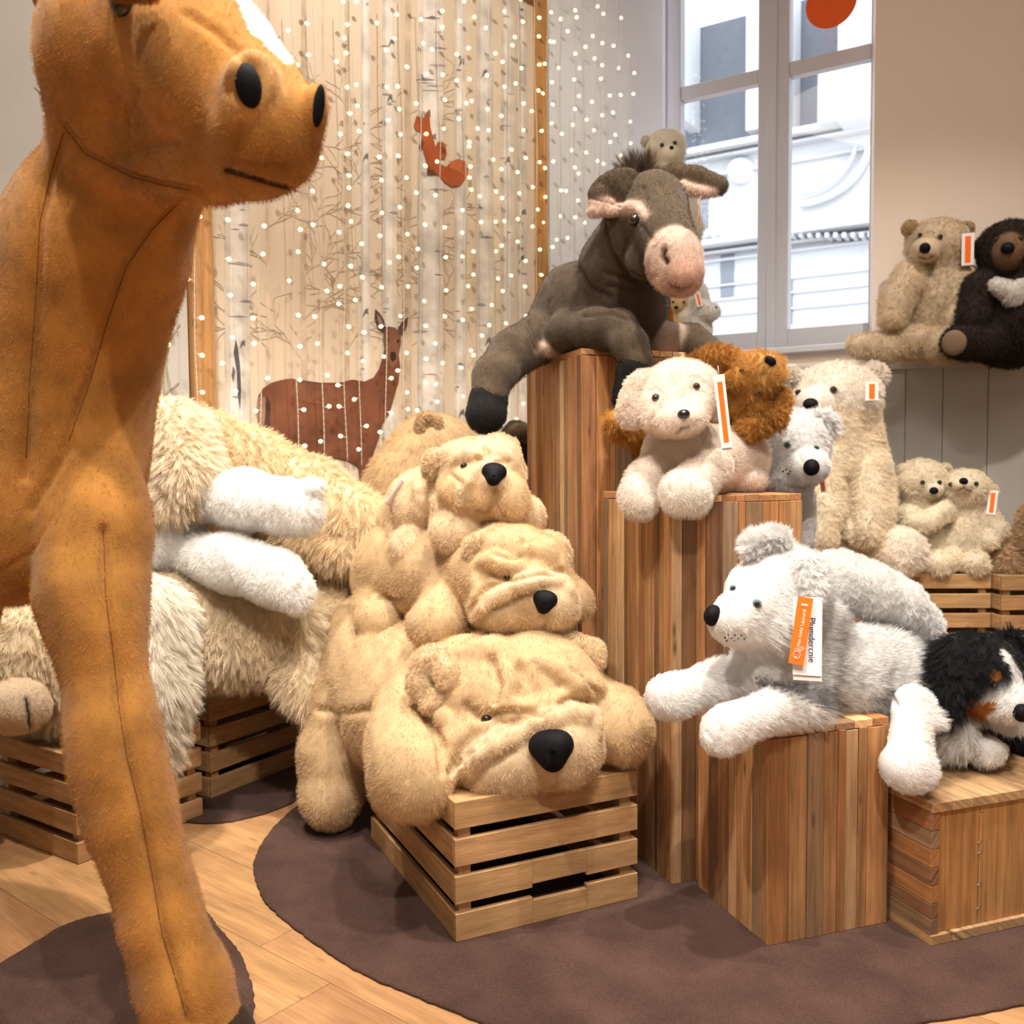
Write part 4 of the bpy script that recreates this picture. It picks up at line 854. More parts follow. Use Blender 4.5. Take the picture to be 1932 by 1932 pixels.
# ---------------------------------------------------------------- donkey on the tower
DK = (.112, .078, .048); DKP = (.68, .50, .40); BLK = (.018, .016, .016)
SHORT = dict(ln=.006, par=7000, kids=14, rad=.00055, drop=.5, rnd=.4, rough=.001)
p = Plush(.0062); p.col = DK; p.k = .03
p.ch([(1055, 615, 3.08, 62), (1120, 590, 3.02, 78), (1175, 560, 2.95, 72), (1165, 500, 2.90, 66), (1190, 430, 2.83, 52)], k=.04)
p.b(1190, 600, 2.95, 60, 62, 60, k=.03); p.b(1080, 560, 3.05, 60, 62, 60, rot=35, k=.05)
p.b(1232, 385, 2.76, 62, 58, 62, k=.03); p.ch([(1228, 395, 2.74, 62), (1262, 455, 2.62, 54)], k=.03); p.b(1188, 445, 2.78, 46, 66, 48, rot=20, k=.03); p.b(1215, 490, 2.70, 34, 38, 40, k=.03)
p.b(1272, 488, 2.56, 52, 58, 52, rot=10, col=DKP, k=.012); p.b(1288, 520, 2.52, 39, 36, 42, rot=15, col=(.50, .30, .22), k=.015); p.b(1268, 522, 2.56, 38, 30, 40, col=DKP, k=.02)
p.ch([(1070, 625, 2.92, 40), (1120, 622, 2.83, 40), (1165, 620, 2.76, 36), (1190, 652, 2.69, 32), (1203, 685, 2.665, 30)], k=.022)
p.b(1240, 560, 2.98, 22, 50, 40, k=.03); p.ch([(1015, 638, 3.02, 48), (965, 668, 2.94, 42), (935, 705, 2.87, 38), (924, 742, 2.84, 33)], k=.025)
p.ch([(1225, 640, 2.98, 34), (1300, 652, 2.95, 38), (1345, 680, 2.9, 34)], k=.025); p.b(1262, 645, 2.93, 30, 38, 30, rot=-35, k=.015, col=DKP)
p.b(1030, 655, 2.98, 40, 18, 40, col=DKP, k=.01)
p.roll([(1172, 402), (1186, 391), (1204, 392), (1220, 408)], 10, .2, col=DKP, k=.006)
p.st([(1142, 430), (1150, 470), (1175, 505), (1228, 535)], 6, -8).st([(1200, 545), (1202, 660)], 4, -4).st([(1090, 500), (1115, 540), (1150, 560)], 6, -5)
p.st([(1140, 515), (1200, 525), (1235, 520)], 6, -6).st([(1150, 540), (1205, 548), (1240, 545)], 5, -5).st([(1210, 425), (1235, 455)], 4, -4).st([(1215, 355), (1222, 380), (1215, 400)], 4, -4).st([(1245, 345), (1285, 410), (1295, 430)], 4, -3)
p.st([(1232, 470), (1258, 440), (1300, 428)], 3, -5).st([(1228, 530), (1225, 500), (1233, 465)], 3, -5)
p.st([(1252, 473), (1250, 484), (1256, 493)], 6, -13, (.12, .06, .04), 1.2).st([(1266, 540), (1285, 547), (1300, 542)], 4, -7, (.3, .15, .1)).st([(1035, 570), (1020, 640)], 5, -4)
p.st([(996, 605), (1012, 660)], 5, -10).st([(1100, 596), (1150, 590), (1180, 600)], 6, -6).st([(1198, 665), (1185, 640)], 3, -2)
donkey = p.make('plush_donkey', loc=(.35, 3.0, 1.43), mat=M_DONK, fur=SHORT)
tag(donkey, 'dark grey-brown plush donkey with pale muzzle sitting on the tallest plank tower', 'plush donkey')
q = Plush(.005); q.col = BLK; q.k = .01; q.ch([(922, 752, 2.84, 35), (917, 782, 2.82, 35)]); q.b(917, 780, 2.82, 37, 34, 37); q.make('hoof', parent=donkey, fur=dict(SHORT, par=700), wob=0)
q = Plush(.005); q.col = BLK; q.k = .01; q.ch([(1198, 702, 2.66, 33), (1186, 750, 2.655, 30)]); q.make('hoof', parent=donkey, fur=dict(SHORT, par=700), wob=0)
q = Plush(.0045); q.col = DK; q.k = .012; q.b(1158, 350, 2.72, 48, 27, 18, 24); q.b(1180, 368, 2.71, 28, 30, 16, -40); q.b(1130, 366, 2.71, 20, 16, 14)
q.b(1138, 385, 2.71, 28, 15, 15, -12, col=DKP, k=.006); q.b(1125, 397, 2.71, 18, 12, 14, 10, col=DKP, k=.006); q.b(1162, 395, 2.70, 30, 10, 14, 8, col=DKP, k=.006)
q.st([(1112, 372), (1150, 382), (1198, 398)], 3, -5); q.make('ear', parent=donkey, fur=dict(SHORT, par=900), wob=0)
q = Plush(.0045); q.col = DK; q.k = .012; q.ch([(1245, 335, 2.78, 18), (1275, 330, 2.76, 20), (1315, 336, 2.74, 20), (1355, 350, 2.73, 18)]); q.ch([(1290, 352, 2.73, 12), (1325, 362, 2.72, 11), (1345, 362, 2.72, 9)], col=DKP, k=.006); q.make('ear', parent=donkey, fur=dict(SHORT, par=700), wob=0)
q = Plush(.005); q.col = (.09, .055, .035); q.k = .01; q.b(1205, 333, 2.80, 24, 12, 22); q.make('mane', parent=donkey, fur=dict(ln=.035, par=500, kids=10, rad=.0007, rnd=1.2, drop=-.6, clump=.3), wob=0)
bead(donkey, 'eye', 1199, 415, 12, 12, 0, M_EYE, .6, -.1)
thread(donkey, 'face_seam', [(1296, 395), (1302, 415), (1308, 432)], 1.2)
mb = MB(); a = P(1321, 372, 2.68); b_ = P(1313, 432, 2.62); mb.tube([a, (a+b_)/2+Vector((.002, 0, 0)), b_], .0022); mb.tube([a, P(1319, 405, 2.66), P(1320, 462, 2.64)], .0008); mb.build('tag_ribbon', plain('brown_ribbon', (.22, .13, .08), .7), donkey)
# ---------------------------------------------------------------- cream puppy
CR = (.88, .76, .65); CRW = (.90, .83, .75)
MID = dict(ln=.009, par=4500, kids=14, rad=.0005, drop=.3, rnd=.45, rough=.002)
p = Plush(.0048); p.col = CR; p.k = .02
p.b(1283, 742, 2.42, 76, 64, 72, rot=6); p.b(1262, 770, 2.38, 58, 48, 52, rot=8); p.b(1287, 790, 2.32, 46, 33, 48, rot=12, k=.02); p.b(1250, 790, 2.36, 36, 30, 40, k=.02); p.b(1310, 765, 2.36, 34, 34, 44, k=.02)
p.b(1290, 860, 2.52, 78, 72, 68, k=.03); p.b(1330, 880, 2.50, 46, 52, 55, k=.03)
p.ch([(1330, 870, 2.56, 66), (1390, 860, 2.68, 60)], k=.03); p.b(1408, 862, 2.64, 40, 56, 45, k=.02); p.b(1408, 905, 2.60, 38, 25, 36, k=.012)
p.ch([(1240, 880, 2.46, 34), (1215, 905, 2.42, 34), (1203, 930, 2.40, 32)], k=.016); p.b(1201, 938, 2.39, 33, 42, 36, rot=-8, k=.012, col=CRW); p.b(1212, 950, 2.38, 28, 30, 34, k=.01, col=CRW)
p.ch([(1345, 880, 2.42, 36), (1315, 905, 2.34, 38), (1290, 928, 2.29, 40)], k=.016); p.b(1288, 930, 2.275, 44, 44, 42, rot=20, k=.012, col=CRW); p.b(1312, 938, 2.275, 28, 38, 34, k=.01, col=CRW)
p.st([(1222, 738), (1236, 733), (1250, 742)], 4, -4).st([(1245, 770), (1228, 790), (1230, 815)], 4, -5).st([(1300, 712), (1318, 712), (1330, 722)], 4, -4).st([(1276, 819), (1284, 810), (1298, 806)], 3, -5, (.15, .08, .06)).st([(1290, 792), (1291, 806)], 2.5, -4)
p.st([(1255, 850), (1252, 890), (1262, 925)], 3, -3).st([(1325, 830), (1322, 868)], 3, -3).st([(1282, 905), (1320, 885), (1335, 868)], 4, -5)
puppy = p.make('plush_puppy', loc=(.5, 2.52, 1.0), mat=M_PLUSH, fur=MID, wob=.0015); tag(puppy, 'cream plush puppy with brown eyes and black nose lying at front of middle block', 'plush dog')
ear(puppy, 'ear', [(1212, 735, 2.42, 34, 40, 20, -35), (1188, 768, 2.41, 24, 36, 18, -12), (1200, 785, 2.40, 24, 22, 16)], CR, vox=.0045, fur=dict(MID, par=900)); ear(puppy, 'ear', [(1340, 735, 2.42, 18, 42, 20, 8), (1346, 762, 2.41, 15, 30, 18, 8)], CR, vox=.0045, fur=dict(MID, par=500))
rad_eye(puppy, 1237, 750, 8, M_BROWNEYE); rad_eye(puppy, 1314, 729, 7.5, M_BROWNEYE); bead(puppy, 'nose', 1290, 781, 12, 9, 5, M_GNOSE, .6, .1)
def strip_tag(parent, x, y, Y, w_, h_, rot): return card(parent, x, y, Y, w_, h_, rot, yaw=0)
t = card(puppy, 1364, 776, 2.28, 20, 138, 6.5)
# golden puppy on its back
GO = (.55, .27, .065); GOL = (.66, .37, .12); LF = dict(ln=.016, par=4500, kids=14, rad=.00055, drop=.3, rnd=.7, rough=.004, clump=.15)
p = Plush(.005); p.col = GO; p.k = .02
p.b(1375, 735, 2.66, 56, 54, 56); p.b(1418, 728, 2.60, 46, 48, 48); p.b(1446, 703, 2.55, 32, 36, 36, rot=-30, col=GOL, k=.015); p.b(1425, 690, 2.58, 32, 24, 34, col=GOL); p.b(1405, 765, 2.62, 44, 34, 44); p.b(1430, 768, 2.56, 18, 15, 18, k=.01)
p.b(1395, 715, 2.56, 24, 24, 24, k=.012)
p.ch([(1350, 790, 2.74, 66), (1280, 815, 2.78, 66), (1230, 820, 2.76, 45)], k=.03); p.ch([(1230, 815, 2.72, 26), (1180, 805, 2.63, 22), (1160, 795, 2.60, 20)], k=.02)
p.st([(1455, 690), (1432, 712), (1420, 732), (1428, 752)], 4, -6).st([(1400, 690), (1408, 712), (1398, 735)], 4, -6)
gold = p.make('plush_puppy', loc=(.6, 2.7, 1.0), mat=M_LONG, fur=LF); tag(gold, 'golden brown plush puppy lying upside down behind the cream puppy', 'plush dog')
ear(gold, 'ear', [(1338, 680, 2.62, 42, 24, 24, 15), (1365, 672, 2.62, 30, 16, 20)], GO, fur=dict(LF, par=700), mat=M_LONG); ear(gold, 'ear', [(1420, 805, 2.56, 34, 22, 22, 15), (1458, 785, 2.56, 30, 24, 22, 50), (1474, 755, 2.57, 14, 24, 20, -10)], GO, fur=dict(LF, par=900), mat=M_LONG)
bead(gold, 'nose', 1453, 681, 12, 8, -35, M_BLACKPL, .7, .0); bead(gold, 'eye', 1398, 701, 5, 4, -30, M_EYE, .7, -.2); bead(gold, 'eye', 1431, 744, 5, 5, 0, M_EYE, .7, -.2)
# white husky puppy
WH = (.90, .885, .87)
p = Plush(.005); p.col = WH; p.k = .02
p.b(1500, 838, 2.74, 62, 64, 60); p.b(1522, 880, 2.66, 40, 36, 44, k=.02, fl=.4); p.b(1495, 895, 2.72, 44, 34, 44); p.ch([(1480, 880, 2.82, 60), (1420, 890, 2.86, 55)], k=.03); p.b(1462, 870, 2.72, 30, 46, 30)
p.ch([(1512, 930, 2.80, 24), (1520, 990, 2.78, 20), (1520, 1022, 2.76, 20)], k=.01, fl=.5)
p.st([(1492, 915), (1515, 920), (1530, 912)], 2.5, -3, (.3, .25, .22)).st([(1505, 855), (1512, 872)], 3, -2)
hp = p.make('plush_husky_puppy', loc=(.83, 2.8, 1.0), mat=M_LONG, fur=dict(LF, ln=.012, par=4500, clump=.05)); tag(hp, 'white fluffy plush husky puppy with pale eyes at the back of middle block', 'plush dog')
ear(hp, 'ear', [(1552, 795, 2.72, 24, 22, 14, -30), (1566, 806, 2.72, 10, 16, 10, -30)], WH, fur=dict(LF, par=500, ln=.022), mat=M_LONG); ear(hp, 'ear', [(1470, 785, 2.76, 18, 22, 14, 20)], WH, fur=dict(LF, par=300), mat=M_LONG)
bead(hp, 'nose', 1531, 882, 15, 16, 0, M_BLACKPL, .5, .1); rad_eye(hp, 1486, 839, 8, M_BEYE); rad_eye(hp, 1540, 845, 6.5, M_BEYE)
for x, y in ((1467, 887), (1472, 884), (1478, 889), (1484, 886), (1488, 893), (1492, 889)): bead(hp, 'whisker_dot', x, y, 1.6, 1.6, 0, M_THREAD, .6, -.9)
card(hp, 1558, 835, 2.74, 12, 34, 5); card(hp, 1553, 912, 2.74, 12, 32, 8)
# ---------------------------------------------------------------- husky on the low block
p = Plush(.0052); p.col = (.95, .94, .925); p.k = .025; WH2 = p.col
p.b(1468, 1112, 2.16, 84, 82, 80, fl=1); p.ch([(1450, 1128, 2.12, 66), (1395, 1160, 2.06, 44), (1372, 1172, 2.03, 38)], k=.03, fl=.35); p.b(1395, 1195, 2.06, 46, 28, 40, k=.02, fl=.35); p.b(1450, 1175, 2.10, 56, 56, 56, fl=1)
p.b(1400, 1108, 2.10, 34, 34, 40, k=.02, fl=.6)
p.ch([(1470, 1180, 2.20, 74), (1450, 1270, 2.16, 78)], k=.04, fl=.8); p.b(1530, 1200, 2.24, 60, 80, 60, k=.04, fl=.9)
p.ch([(1490, 1275, 2.20, 76), (1600, 1276, 2.28, 84), (1690, 1278, 2.36, 72)], k=.04, fl=.85); p.b(1700, 1290, 2.28, 58, 60, 55, k=.03, fl=.85); p.b(1640, 1228, 2.34, 80, 46, 60, k=.03, fl=.9)
p.ch([(1410, 1280, 2.20, 44), (1340, 1295, 2.14, 40), (1285, 1308, 2.10, 38)], k=.02, fl=.45); p.b(1260, 1314, 2.08, 46, 42, 42, rot=10, k=.02, fl=.35); p.b(1345, 1288, 2.16, 30, 46, 36, rot=-15, k=.01, fl=1)
p.ch([(1525, 1330, 2.10, 38), (1450, 1342, 2.03, 38), (1400, 1362, 1.99, 38)], k=.02, fl=.45); p.b(1370, 1372, 1.975, 52, 44, 44, rot=30, k=.02, fl=.35); p.b(1355, 1395, 1.965, 34, 26, 34, k=.012, fl=.35); p.b(1518, 1332, 2.08, 44, 34, 36, rot=0, k=.01, fl=1)
p.ch([(1722, 1330, 2.16, 38), (1715, 1400, 2.10, 34), (1712, 1440, 2.07, 40)], k=.015, fl=.4); p.b(1712, 1450, 2.06, 52, 46, 46, k=.015, fl=.35); p.b(1725, 1350, 2.15, 42, 22, 36, rot=-5, k=.008, fl=1)
p.st([(1348, 1350), (1362, 1385), (1350, 1410)], 4, -5).st([(1332, 1380), (1345, 1400)], 3, -3).st([(1378, 1190), (1400, 1197), (1425, 1196)], 3, -2).st([(1340, 1196), (1375, 1216), (1420, 1219)], 3, -3).st([(1680, 1240), (1668, 1290), (1690, 1330)], 6, -7).st([(1570, 1170), (1575, 1260), (1560, 1330)], 5, -5)
TP = .8
p.paint([(1540, 1150), (1600, 1140), (1680, 1150), (1745, 1205), (1768, 1290), (1752, 1335), (1690, 1345), (1560, 1350), (1480, 1305), (1422, 1288), (1440, 1250), (1500, 1240), (1500, 1215)], None, 7, tip=TP, back=True)
p.paint([(1500, 1030), (1560, 1060), (1580, 1130), (1570, 1230), (1480, 1260), (1470, 1220), (1490, 1150), (1480, 1090), (1420, 1045), (1440, 1030)], None, 8, tip=.75, back=True)
p.paint([(1425, 1278), (1480, 1288), (1555, 1300), (1600, 1335), (1560, 1338), (1480, 1308), (1430, 1296)], (.30, .29, .29), 5)
p.paint([(1668, 1262), (1680, 1265), (1676, 1320), (1650, 1335), (1640, 1322), (1664, 1310)], (.40, .38, .37), 4)
p.paint([(1575, 1160), (1588, 1160), (1592, 1250), (1580, 1330), (1568, 1325), (1575, 1250)], (.5, .48, .46), 4)
HF = dict(ln=.020, par=9000, kids=13, rad=.0006, drop=.1, comb=(.9, .2, -.2), rnd=.5, rough=.005, clump=.2)
husky = p.make('plush_husky', loc=(.72, 2.2, .49), mat=M_HUSKY, fur=HF, wob=.002); tag(husky, 'large white and grey plush husky with black nose sprawled over the low plank block', 'plush dog')
q = Plush(.0055); q.col = (.96, .955, .94); q.k = .03; q.ch([(1752, 1225, 2.44, 24), (1744, 1180, 2.40, 30), (1705, 1138, 2.38, 38), (1645, 1112, 2.38, 44), (1585, 1095, 2.38, 46), (1550, 1085, 2.38, 38)]); q.b(1693, 1096, 2.38, 16, 14, 14, k=.01)
q.paint([(1560, 1135), (1640, 1150), (1700, 1175), (1760, 1240), (1730, 1240), (1660, 1190), (1560, 1170)], None, 8, tip=.35); q.make('tail', parent=husky, mat=M_HUSKY, fur=dict(HF, ln=.015, par=3000, comb=(-.4, 0, 0)))
q = Plush(.0045); q.col = WH2; q.k = .012; q.b(1448, 1022, 2.14, 40, 18, 20, 12); q.b(1425, 1036, 2.13, 18, 16, 16, 40); q.make('ear', parent=husky, mat=M_HUSKY, fur=dict(HF, par=900, comb=(-.3, 0, .3)), wob=0)
q = Plush(.0045); q.col = WH2; q.k = .012; q.b(1520, 1075, 2.08, 22, 34, 18, -12); q.b(1532, 1105, 2.06, 16, 30, 14, -8); q.make('ear', parent=husky, mat=M_HUSKY, fur=dict(HF, par=900, comb=(0, 0, -.8)), wob=0)
bead(husky, 'nose', 1344, 1161, 17, 21, -15, M_BLACKPL, .5, .1); rad_eye(husky, 1428, 1140, 10, M_BEYE); rad_eye(husky, 1383, 1110, 7, M_BEYE)
for x, y in ((1368, 1202), (1374, 1197), (1380, 1203), (1386, 1198), (1392, 1204), (1398, 1199), (1404, 1204), (1371, 1208), (1385, 1208)): bead(husky, 'whisker_dot', x, y, 1.8, 1.8, 0, M_THREAD, .6, -.9)
# big tag with lettering
def lettering(parent, name, txt, c, e1, e2, D, size, mat, off=.0012):
    cu = bpy.data.curves.new(name, 'FONT'); cu.body = txt; cu.size = size; cu.extrude = .0001; cu.align_x = 'CENTER'; cu.align_y = 'CENTER'
    tmp = bpy.data.objects.new(name, cu); COL.objects.link(tmp); me = bpy.data.meshes.new_from_object(tmp.evaluated_get(bpy.context.evaluated_depsgraph_get())); bpy.data.objects.remove(tmp)
    M = Matrix((e1, e2, e1.cross(e2))).transposed().to_4x4(); me.transform(Matrix.Translation(Vector(c)-D*off) @ M); me.name = name; me.materials.clear(); return link(name, me, mat, parent)
Yt = 1.965; sc = Yt/FPX; e1, e2, D = frame_at(1523, 1205, 0); cc = P(1523, 1204, Yt)
mb = MB(); mb.box(cc-e1*26*sc-e2*70*sc, e1, e2, D, 52*sc, 148*sc, .0006); mb.box(cc-e1*25*sc-e2*80*sc+D*.004, e1, e2, D, 52*sc, 148*sc, .0006); ht = mb.build('hang_tag', M_CARD, husky)
e1, e2, D = frame_at(1512, 1190, -7.5); co = P(1511, 1190, Yt-.006); mb = MB(); mb.box(co-e1*14*sc-e2*64*sc, e1, e2, D, 28*sc, 128*sc, .0005); ost = mb.build('tag_strip', M_OR, ht); ost['label'] = 'orange paper strip with white lettering'
lettering(ost, 'lettering', 'Mon husky', co-e2*12*sc, e2, -e1, D, 8.5*sc, M_INKW); lettering(ost, 'lettering', 'Léonard', co+e2*25*sc+e1*1*sc, e2, -e1, D, 9.5*sc, M_INKW)
f1, f2, _ = frame_at(1523, 1205, 0); lettering(ht, 'lettering', 'Plumdercnie', cc+f1*8*sc-f2*3*sc, -f2, f1, D, 17*sc, M_INK)
mb = MB(); c0 = co-e2*46*sc-e1*1*sc-D*.0012
mb.tube([c0+(e1*math.cos(a)*6+e2*math.sin(a)*7.5)*sc for a in np.linspace(0, 6.4, 20)], .0005); 
for s_ in (0, 1): cr_ = c0+e1*(5+s_*3)*sc+e2*(13-s_*2)*sc; mb.tube([cr_+((e1*.7+e2*.7)*math.cos(a)*5+(e1*.7-e2*.7)*math.sin(a)*1.8)*sc for a in np.linspace(0, 6.4, 14)], .0004)
mb.tube([c0+(e1*math.cos(a)*3+e2*math.sin(a)*3-e1*2+e2*9)*sc for a in np.linspace(0, 6.4, 12)], .0004); mb.ellip(c0+(-e1*1-e2*5)*sc, (.0022, .001, .0022)); mb.build('rabbit_logo', M_INKW, ost)
mb = MB(); mb.box(co+e2*48*sc-e1*6*sc-D*.0012, e1, e2, D, 12*sc, 3*sc, .0006, ch=.0002); mb.build('punched_slot', M_CARD, ost)
# ---------------------------------------------------------------- black and white dog on the low box
BK = (.02, .02, .024); OG = (.52, .19, .035)
p = Plush(.005); p.col = BK; p.k = .02
p.b(1845, 1268, 2.26, 84, 76, 75); p.b(1895, 1318, 2.20, 48, 42, 52, col=WH, fl=.4, k=.02); p.b(1915, 1330, 2.16, 30, 30, 36, col=WH, fl=.3, k=.015)
p.ch([(1830, 1330, 2.36, 70), (1900, 1350, 2.50, 70), (1960, 1345, 2.6, 60)], k=.03)
p.ch([(1800, 1360, 2.30, 44), (1812, 1390, 2.24, 34)], k=.02, col=WH, fl=.9); p.b(1795, 1395, 2.26, 50, 28, 36, col=WH, k=.015, fl=.8)
p.ch([(1830, 1395, 2.30, 30), (1860, 1412, 2.24, 28)], k=.015, col=(.10, .045, .02), fl=.6); p.b(1866, 1416, 2.22, 33, 28, 30, col=WH, fl=.35, k=.01)
def q7(l): return [(1180+.3892*a, 970+.3892*b_) for a, b_ in l]
p.paint(q7([(1810, 650), (1850, 660), (1905, 740), (1950, 830), (2050, 900), (2050, 1060), (1860, 1080), (1740, 1030), (1715, 985), (1800, 930), (1850, 870), (1880, 810), (1862, 740), (1828, 700)]), WH, 1.2, fl=.35)
p.paint(q7([(1633, 898), (1700, 896), (1802, 910), (1790, 945), (1725, 988), (1680, 968), (1640, 930)]), OG, 1, fl=.5); p.paint(q7([(1765, 775), (1785, 756), (1812, 762), (1824, 785), (1812, 806), (1775, 802)]), OG, .8, fl=.4)
p.st([(1890, 1368), (1915, 1376), (1935, 1370)], 2.5, -3, (.2, .1, .1))
bern = p.make('plush_dog', loc=(1.12, 2.3, .33), mat=M_LONG, fur=dict(LF, ln=.022, par=6000, comb=(-.4, 0, -.3))); tag(bern, 'black plush dog with white blaze and rust cheeks lying on the low plank box', 'plush dog')
ear(bern, 'ear', [(1790, 1265, 2.22, 34, 66, 24, -8), (1785, 1310, 2.21, 26, 36, 20)], BK, fur=dict(LF, par=1200, ln=.028, comb=(-.4, 0, -.8)), mat=M_LONG); ear(bern, 'ear', [(1905, 1215, 2.3, 18, 26, 18, -20)], BK, fur=dict(LF, par=400, ln=.025), mat=M_LONG)
bead(bern, 'nose', 1927, 1345, 15, 18, 0, M_BLACKPL, .6, .1); bead(bern, 'eye', 1877, 1294, 7, 7, 0, M_EYE, .6, -.2)
for x, y in ((1889, 1356), (1894, 1360), (1900, 1354), (1897, 1352)): bead(bern, 'whisker_dot', x, y, 1.6, 1.6, 0, M_THREAD, .6, -.8)
# ---------------------------------------------------------------- large cream and white bears piled on the left crates
C1 = (.88, .70, .46); C2 = (.93, .81, .62); PW = (.93, .92, .90); C3 = (.92, .79, .58)
BF = dict(ln=.036, par=6500, kids=14, rad=.0008, drop=.7, rnd=.5, rough=.003, clump=.15, seg=3)
p = Plush(.010); p.col = C1; p.k = .05
p.ch([(290, 850, 3.06, 82), (370, 855, 3.08, 80), (460, 890, 3.12, 78), (580, 940, 3.15, 72), (670, 985, 3.06, 56), (700, 1000, 3.02, 42)]); p.ch([(520, 1000, 3.12, 46), (600, 1022, 3.05, 42), (655, 1035, 3.0, 38)], k=.02)
p.st([(530, 985), (600, 1000), (650, 1008)], 6, -8).st([(420, 800), (440, 860), (420, 900)], 8, -9)
o = p.make('plush_bear', loc=(-.95, 3.2, .95), mat=M_LONG, fur=BF); tag(o, 'long-haired beige plush bear draped across the top of the left pile', 'plush bear')
p = Plush(.009); p.col = C2; p.k = .04; p.ch([(240, 835, 2.92, 76), (325, 828, 2.88, 68), (345, 890, 2.84, 60), (318, 935, 2.81, 40)]); p.b(280, 850, 2.9, 60, 75, 50)
p.st([(275, 790), (300, 850), (285, 900)], 6, -9)
o = p.make('plush_bear', loc=(-1.2, 3.05, .9), mat=M_LONG, fur=dict(BF, par=4000)); tag(o, 'pale cream fluffy plush bear with an arm hanging over the white polar bear', 'plush bear')
p = Plush(.007); p.col = PW; p.k = .025
p.b(280, 1010, 2.90, 105, 72, 80, k=.04); p.b(200, 960, 2.85, 80, 80, 70)
p.ch([(390, 935, 2.90, 46), (460, 942, 2.82, 54), (540, 955, 2.77, 48), (570, 965, 2.76, 42)]); p.b(585, 922, 2.75, 28, 18, 22, rot=25, k=.012); p.b(575, 970, 2.75, 22, 34, 36, k=.012)
p.ch([(370, 1045, 2.88, 44), (440, 1060, 2.78, 52), (520, 1090, 2.72, 50), (550, 1110, 2.70, 42)]); p.b(560, 1130, 2.69, 25, 28, 34, k=.012)
p.st([(590, 935), (582, 965), (590, 990)], 5, -7).st([(575, 1095), (560, 1115), (572, 1145)], 5, -6).st([(350, 1000), (380, 1010), (410, 1005)], 6, -8).st([(350, 1088), (362, 1050)], 2, -4)
o = p.make('plush_polar_bear', loc=(-1.0, 2.85, .8), mat=M_PLUSH, fur=dict(ln=.012, par=7000, kids=14, rad=.0006, drop=.3, rnd=.4, rough=.002)); tag(o, 'white plush polar bear stretching two arms forward in the left pile', 'plush bear')
p = Plush(.009); p.col = C3; p.k = .045
p.ch([(260, 1160, 2.88, 92), (380, 1165, 2.93, 92), (500, 1175, 2.94, 84), (540, 1180, 2.92, 78)]); p.b(450, 1215, 2.90, 110, 60, 85, k=.04)
p.ch([(530, 1220, 2.93, 52), (575, 1275, 2.84, 48), (600, 1310, 2.80, 40)], k=.02, fl=1.)
p.st([(560, 1160), (548, 1200), (520, 1225)], 9, -12)
o = p.make('plush_bear', loc=(-.95, 2.95, .32), mat=M_LONG, fur=BF); tag(o, 'cream long-haired plush bear lying on the rear left crate with a foot hanging', 'plush bear')
p = Plush(.010); p.col = C1; p.k = .04; p.ch([(600, 1110, 3.2, 74), (680, 1110, 3.2, 76), (740, 1080, 3.3, 80)]); p.ch([(580, 1130, 3.1, 56), (640, 1165, 3.02, 50)]); p.ch([(700, 1160, 3.2, 60), (720, 1260, 3.25, 70), (730, 1330, 3.3, 70)])
o = p.make('plush_bear', loc=(-.55, 3.25, .3), mat=M_LONG, fur=dict(BF, par=4500)); tag(o, 'beige plush bear behind the tan dogs, right end of the left pile', 'plush bear')
p = Plush(.009); p.col = (.94, .88, .76); p.k = .03
p.ch([(230, 1130, 2.85, 75), (290, 1160, 2.66, 62), (298, 1280, 2.60, 54), (285, 1380, 2.585, 44), (290, 1420, 2.585, 34)])
p.b(170, 1150, 2.75, 80, 70, 60)
o = p.make('plush_bear', loc=(-1.15, 2.8, .35), mat=M_LONG, fur=dict(BF, par=4500, comb=(.2, 0, -.4))); tag(o, 'creamy white plush bear whose long leg hangs over the front left crate', 'plush bear')
p = Plush(.009); p.col = C3; p.k = .04
p.ch([(-60, 1240, 2.62, 95), (60, 1235, 2.68, 85), (170, 1275, 2.74, 92), (240, 1320, 2.76, 68)]); p.b(30, 1330, 2.52, 62, 54, 70, col=(.82, .66, .46), fl=.2, k=.03); p.ch([(120, 1350, 2.76, 50), (180, 1370, 2.72, 44)], k=.03); p.b(20, 1225, 2.68, 90, 70, 80)
p.st([(50, 1318), (54, 1350), (57, 1382)], 4, -5, (.12, .1, .1))
o = p.make('plush_bear', loc=(-1.45, 2.8, .31), mat=M_LONG, fur=dict(BF, par=6000)); tag(o, 'cream plush bear resting its black-nosed muzzle on the front left crate', 'plush bear')
bead(o, 'nose', 6, 1388, 27, 23, -10, M_BLACKPL, .5, .1); thread(o, 'muzzle_seam', [(50, 1318), (54, 1350), (57, 1382)], 1.3)
p = Plush(.009); p.col = (.9, .86, .8); p.k = .03; p.b(-10, 1120, 2.72, 80, 50, 60); p.b(50, 1145, 2.72, 50, 22, 30); p.ch([(-60, 1020, 2.7, 70), (60, 1030, 2.75, 60)]); p.st([(40, 1158), (70, 1150)], 4, -4, (.3, .2, .15))
o = p.make('plush_bear', loc=(-1.7, 3.05, .8), mat=M_PLUSH, fur=dict(BF, ln=.018, par=2500)); tag(o, 'white plush bear mostly hidden behind the brown horse chest', 'plush bear')
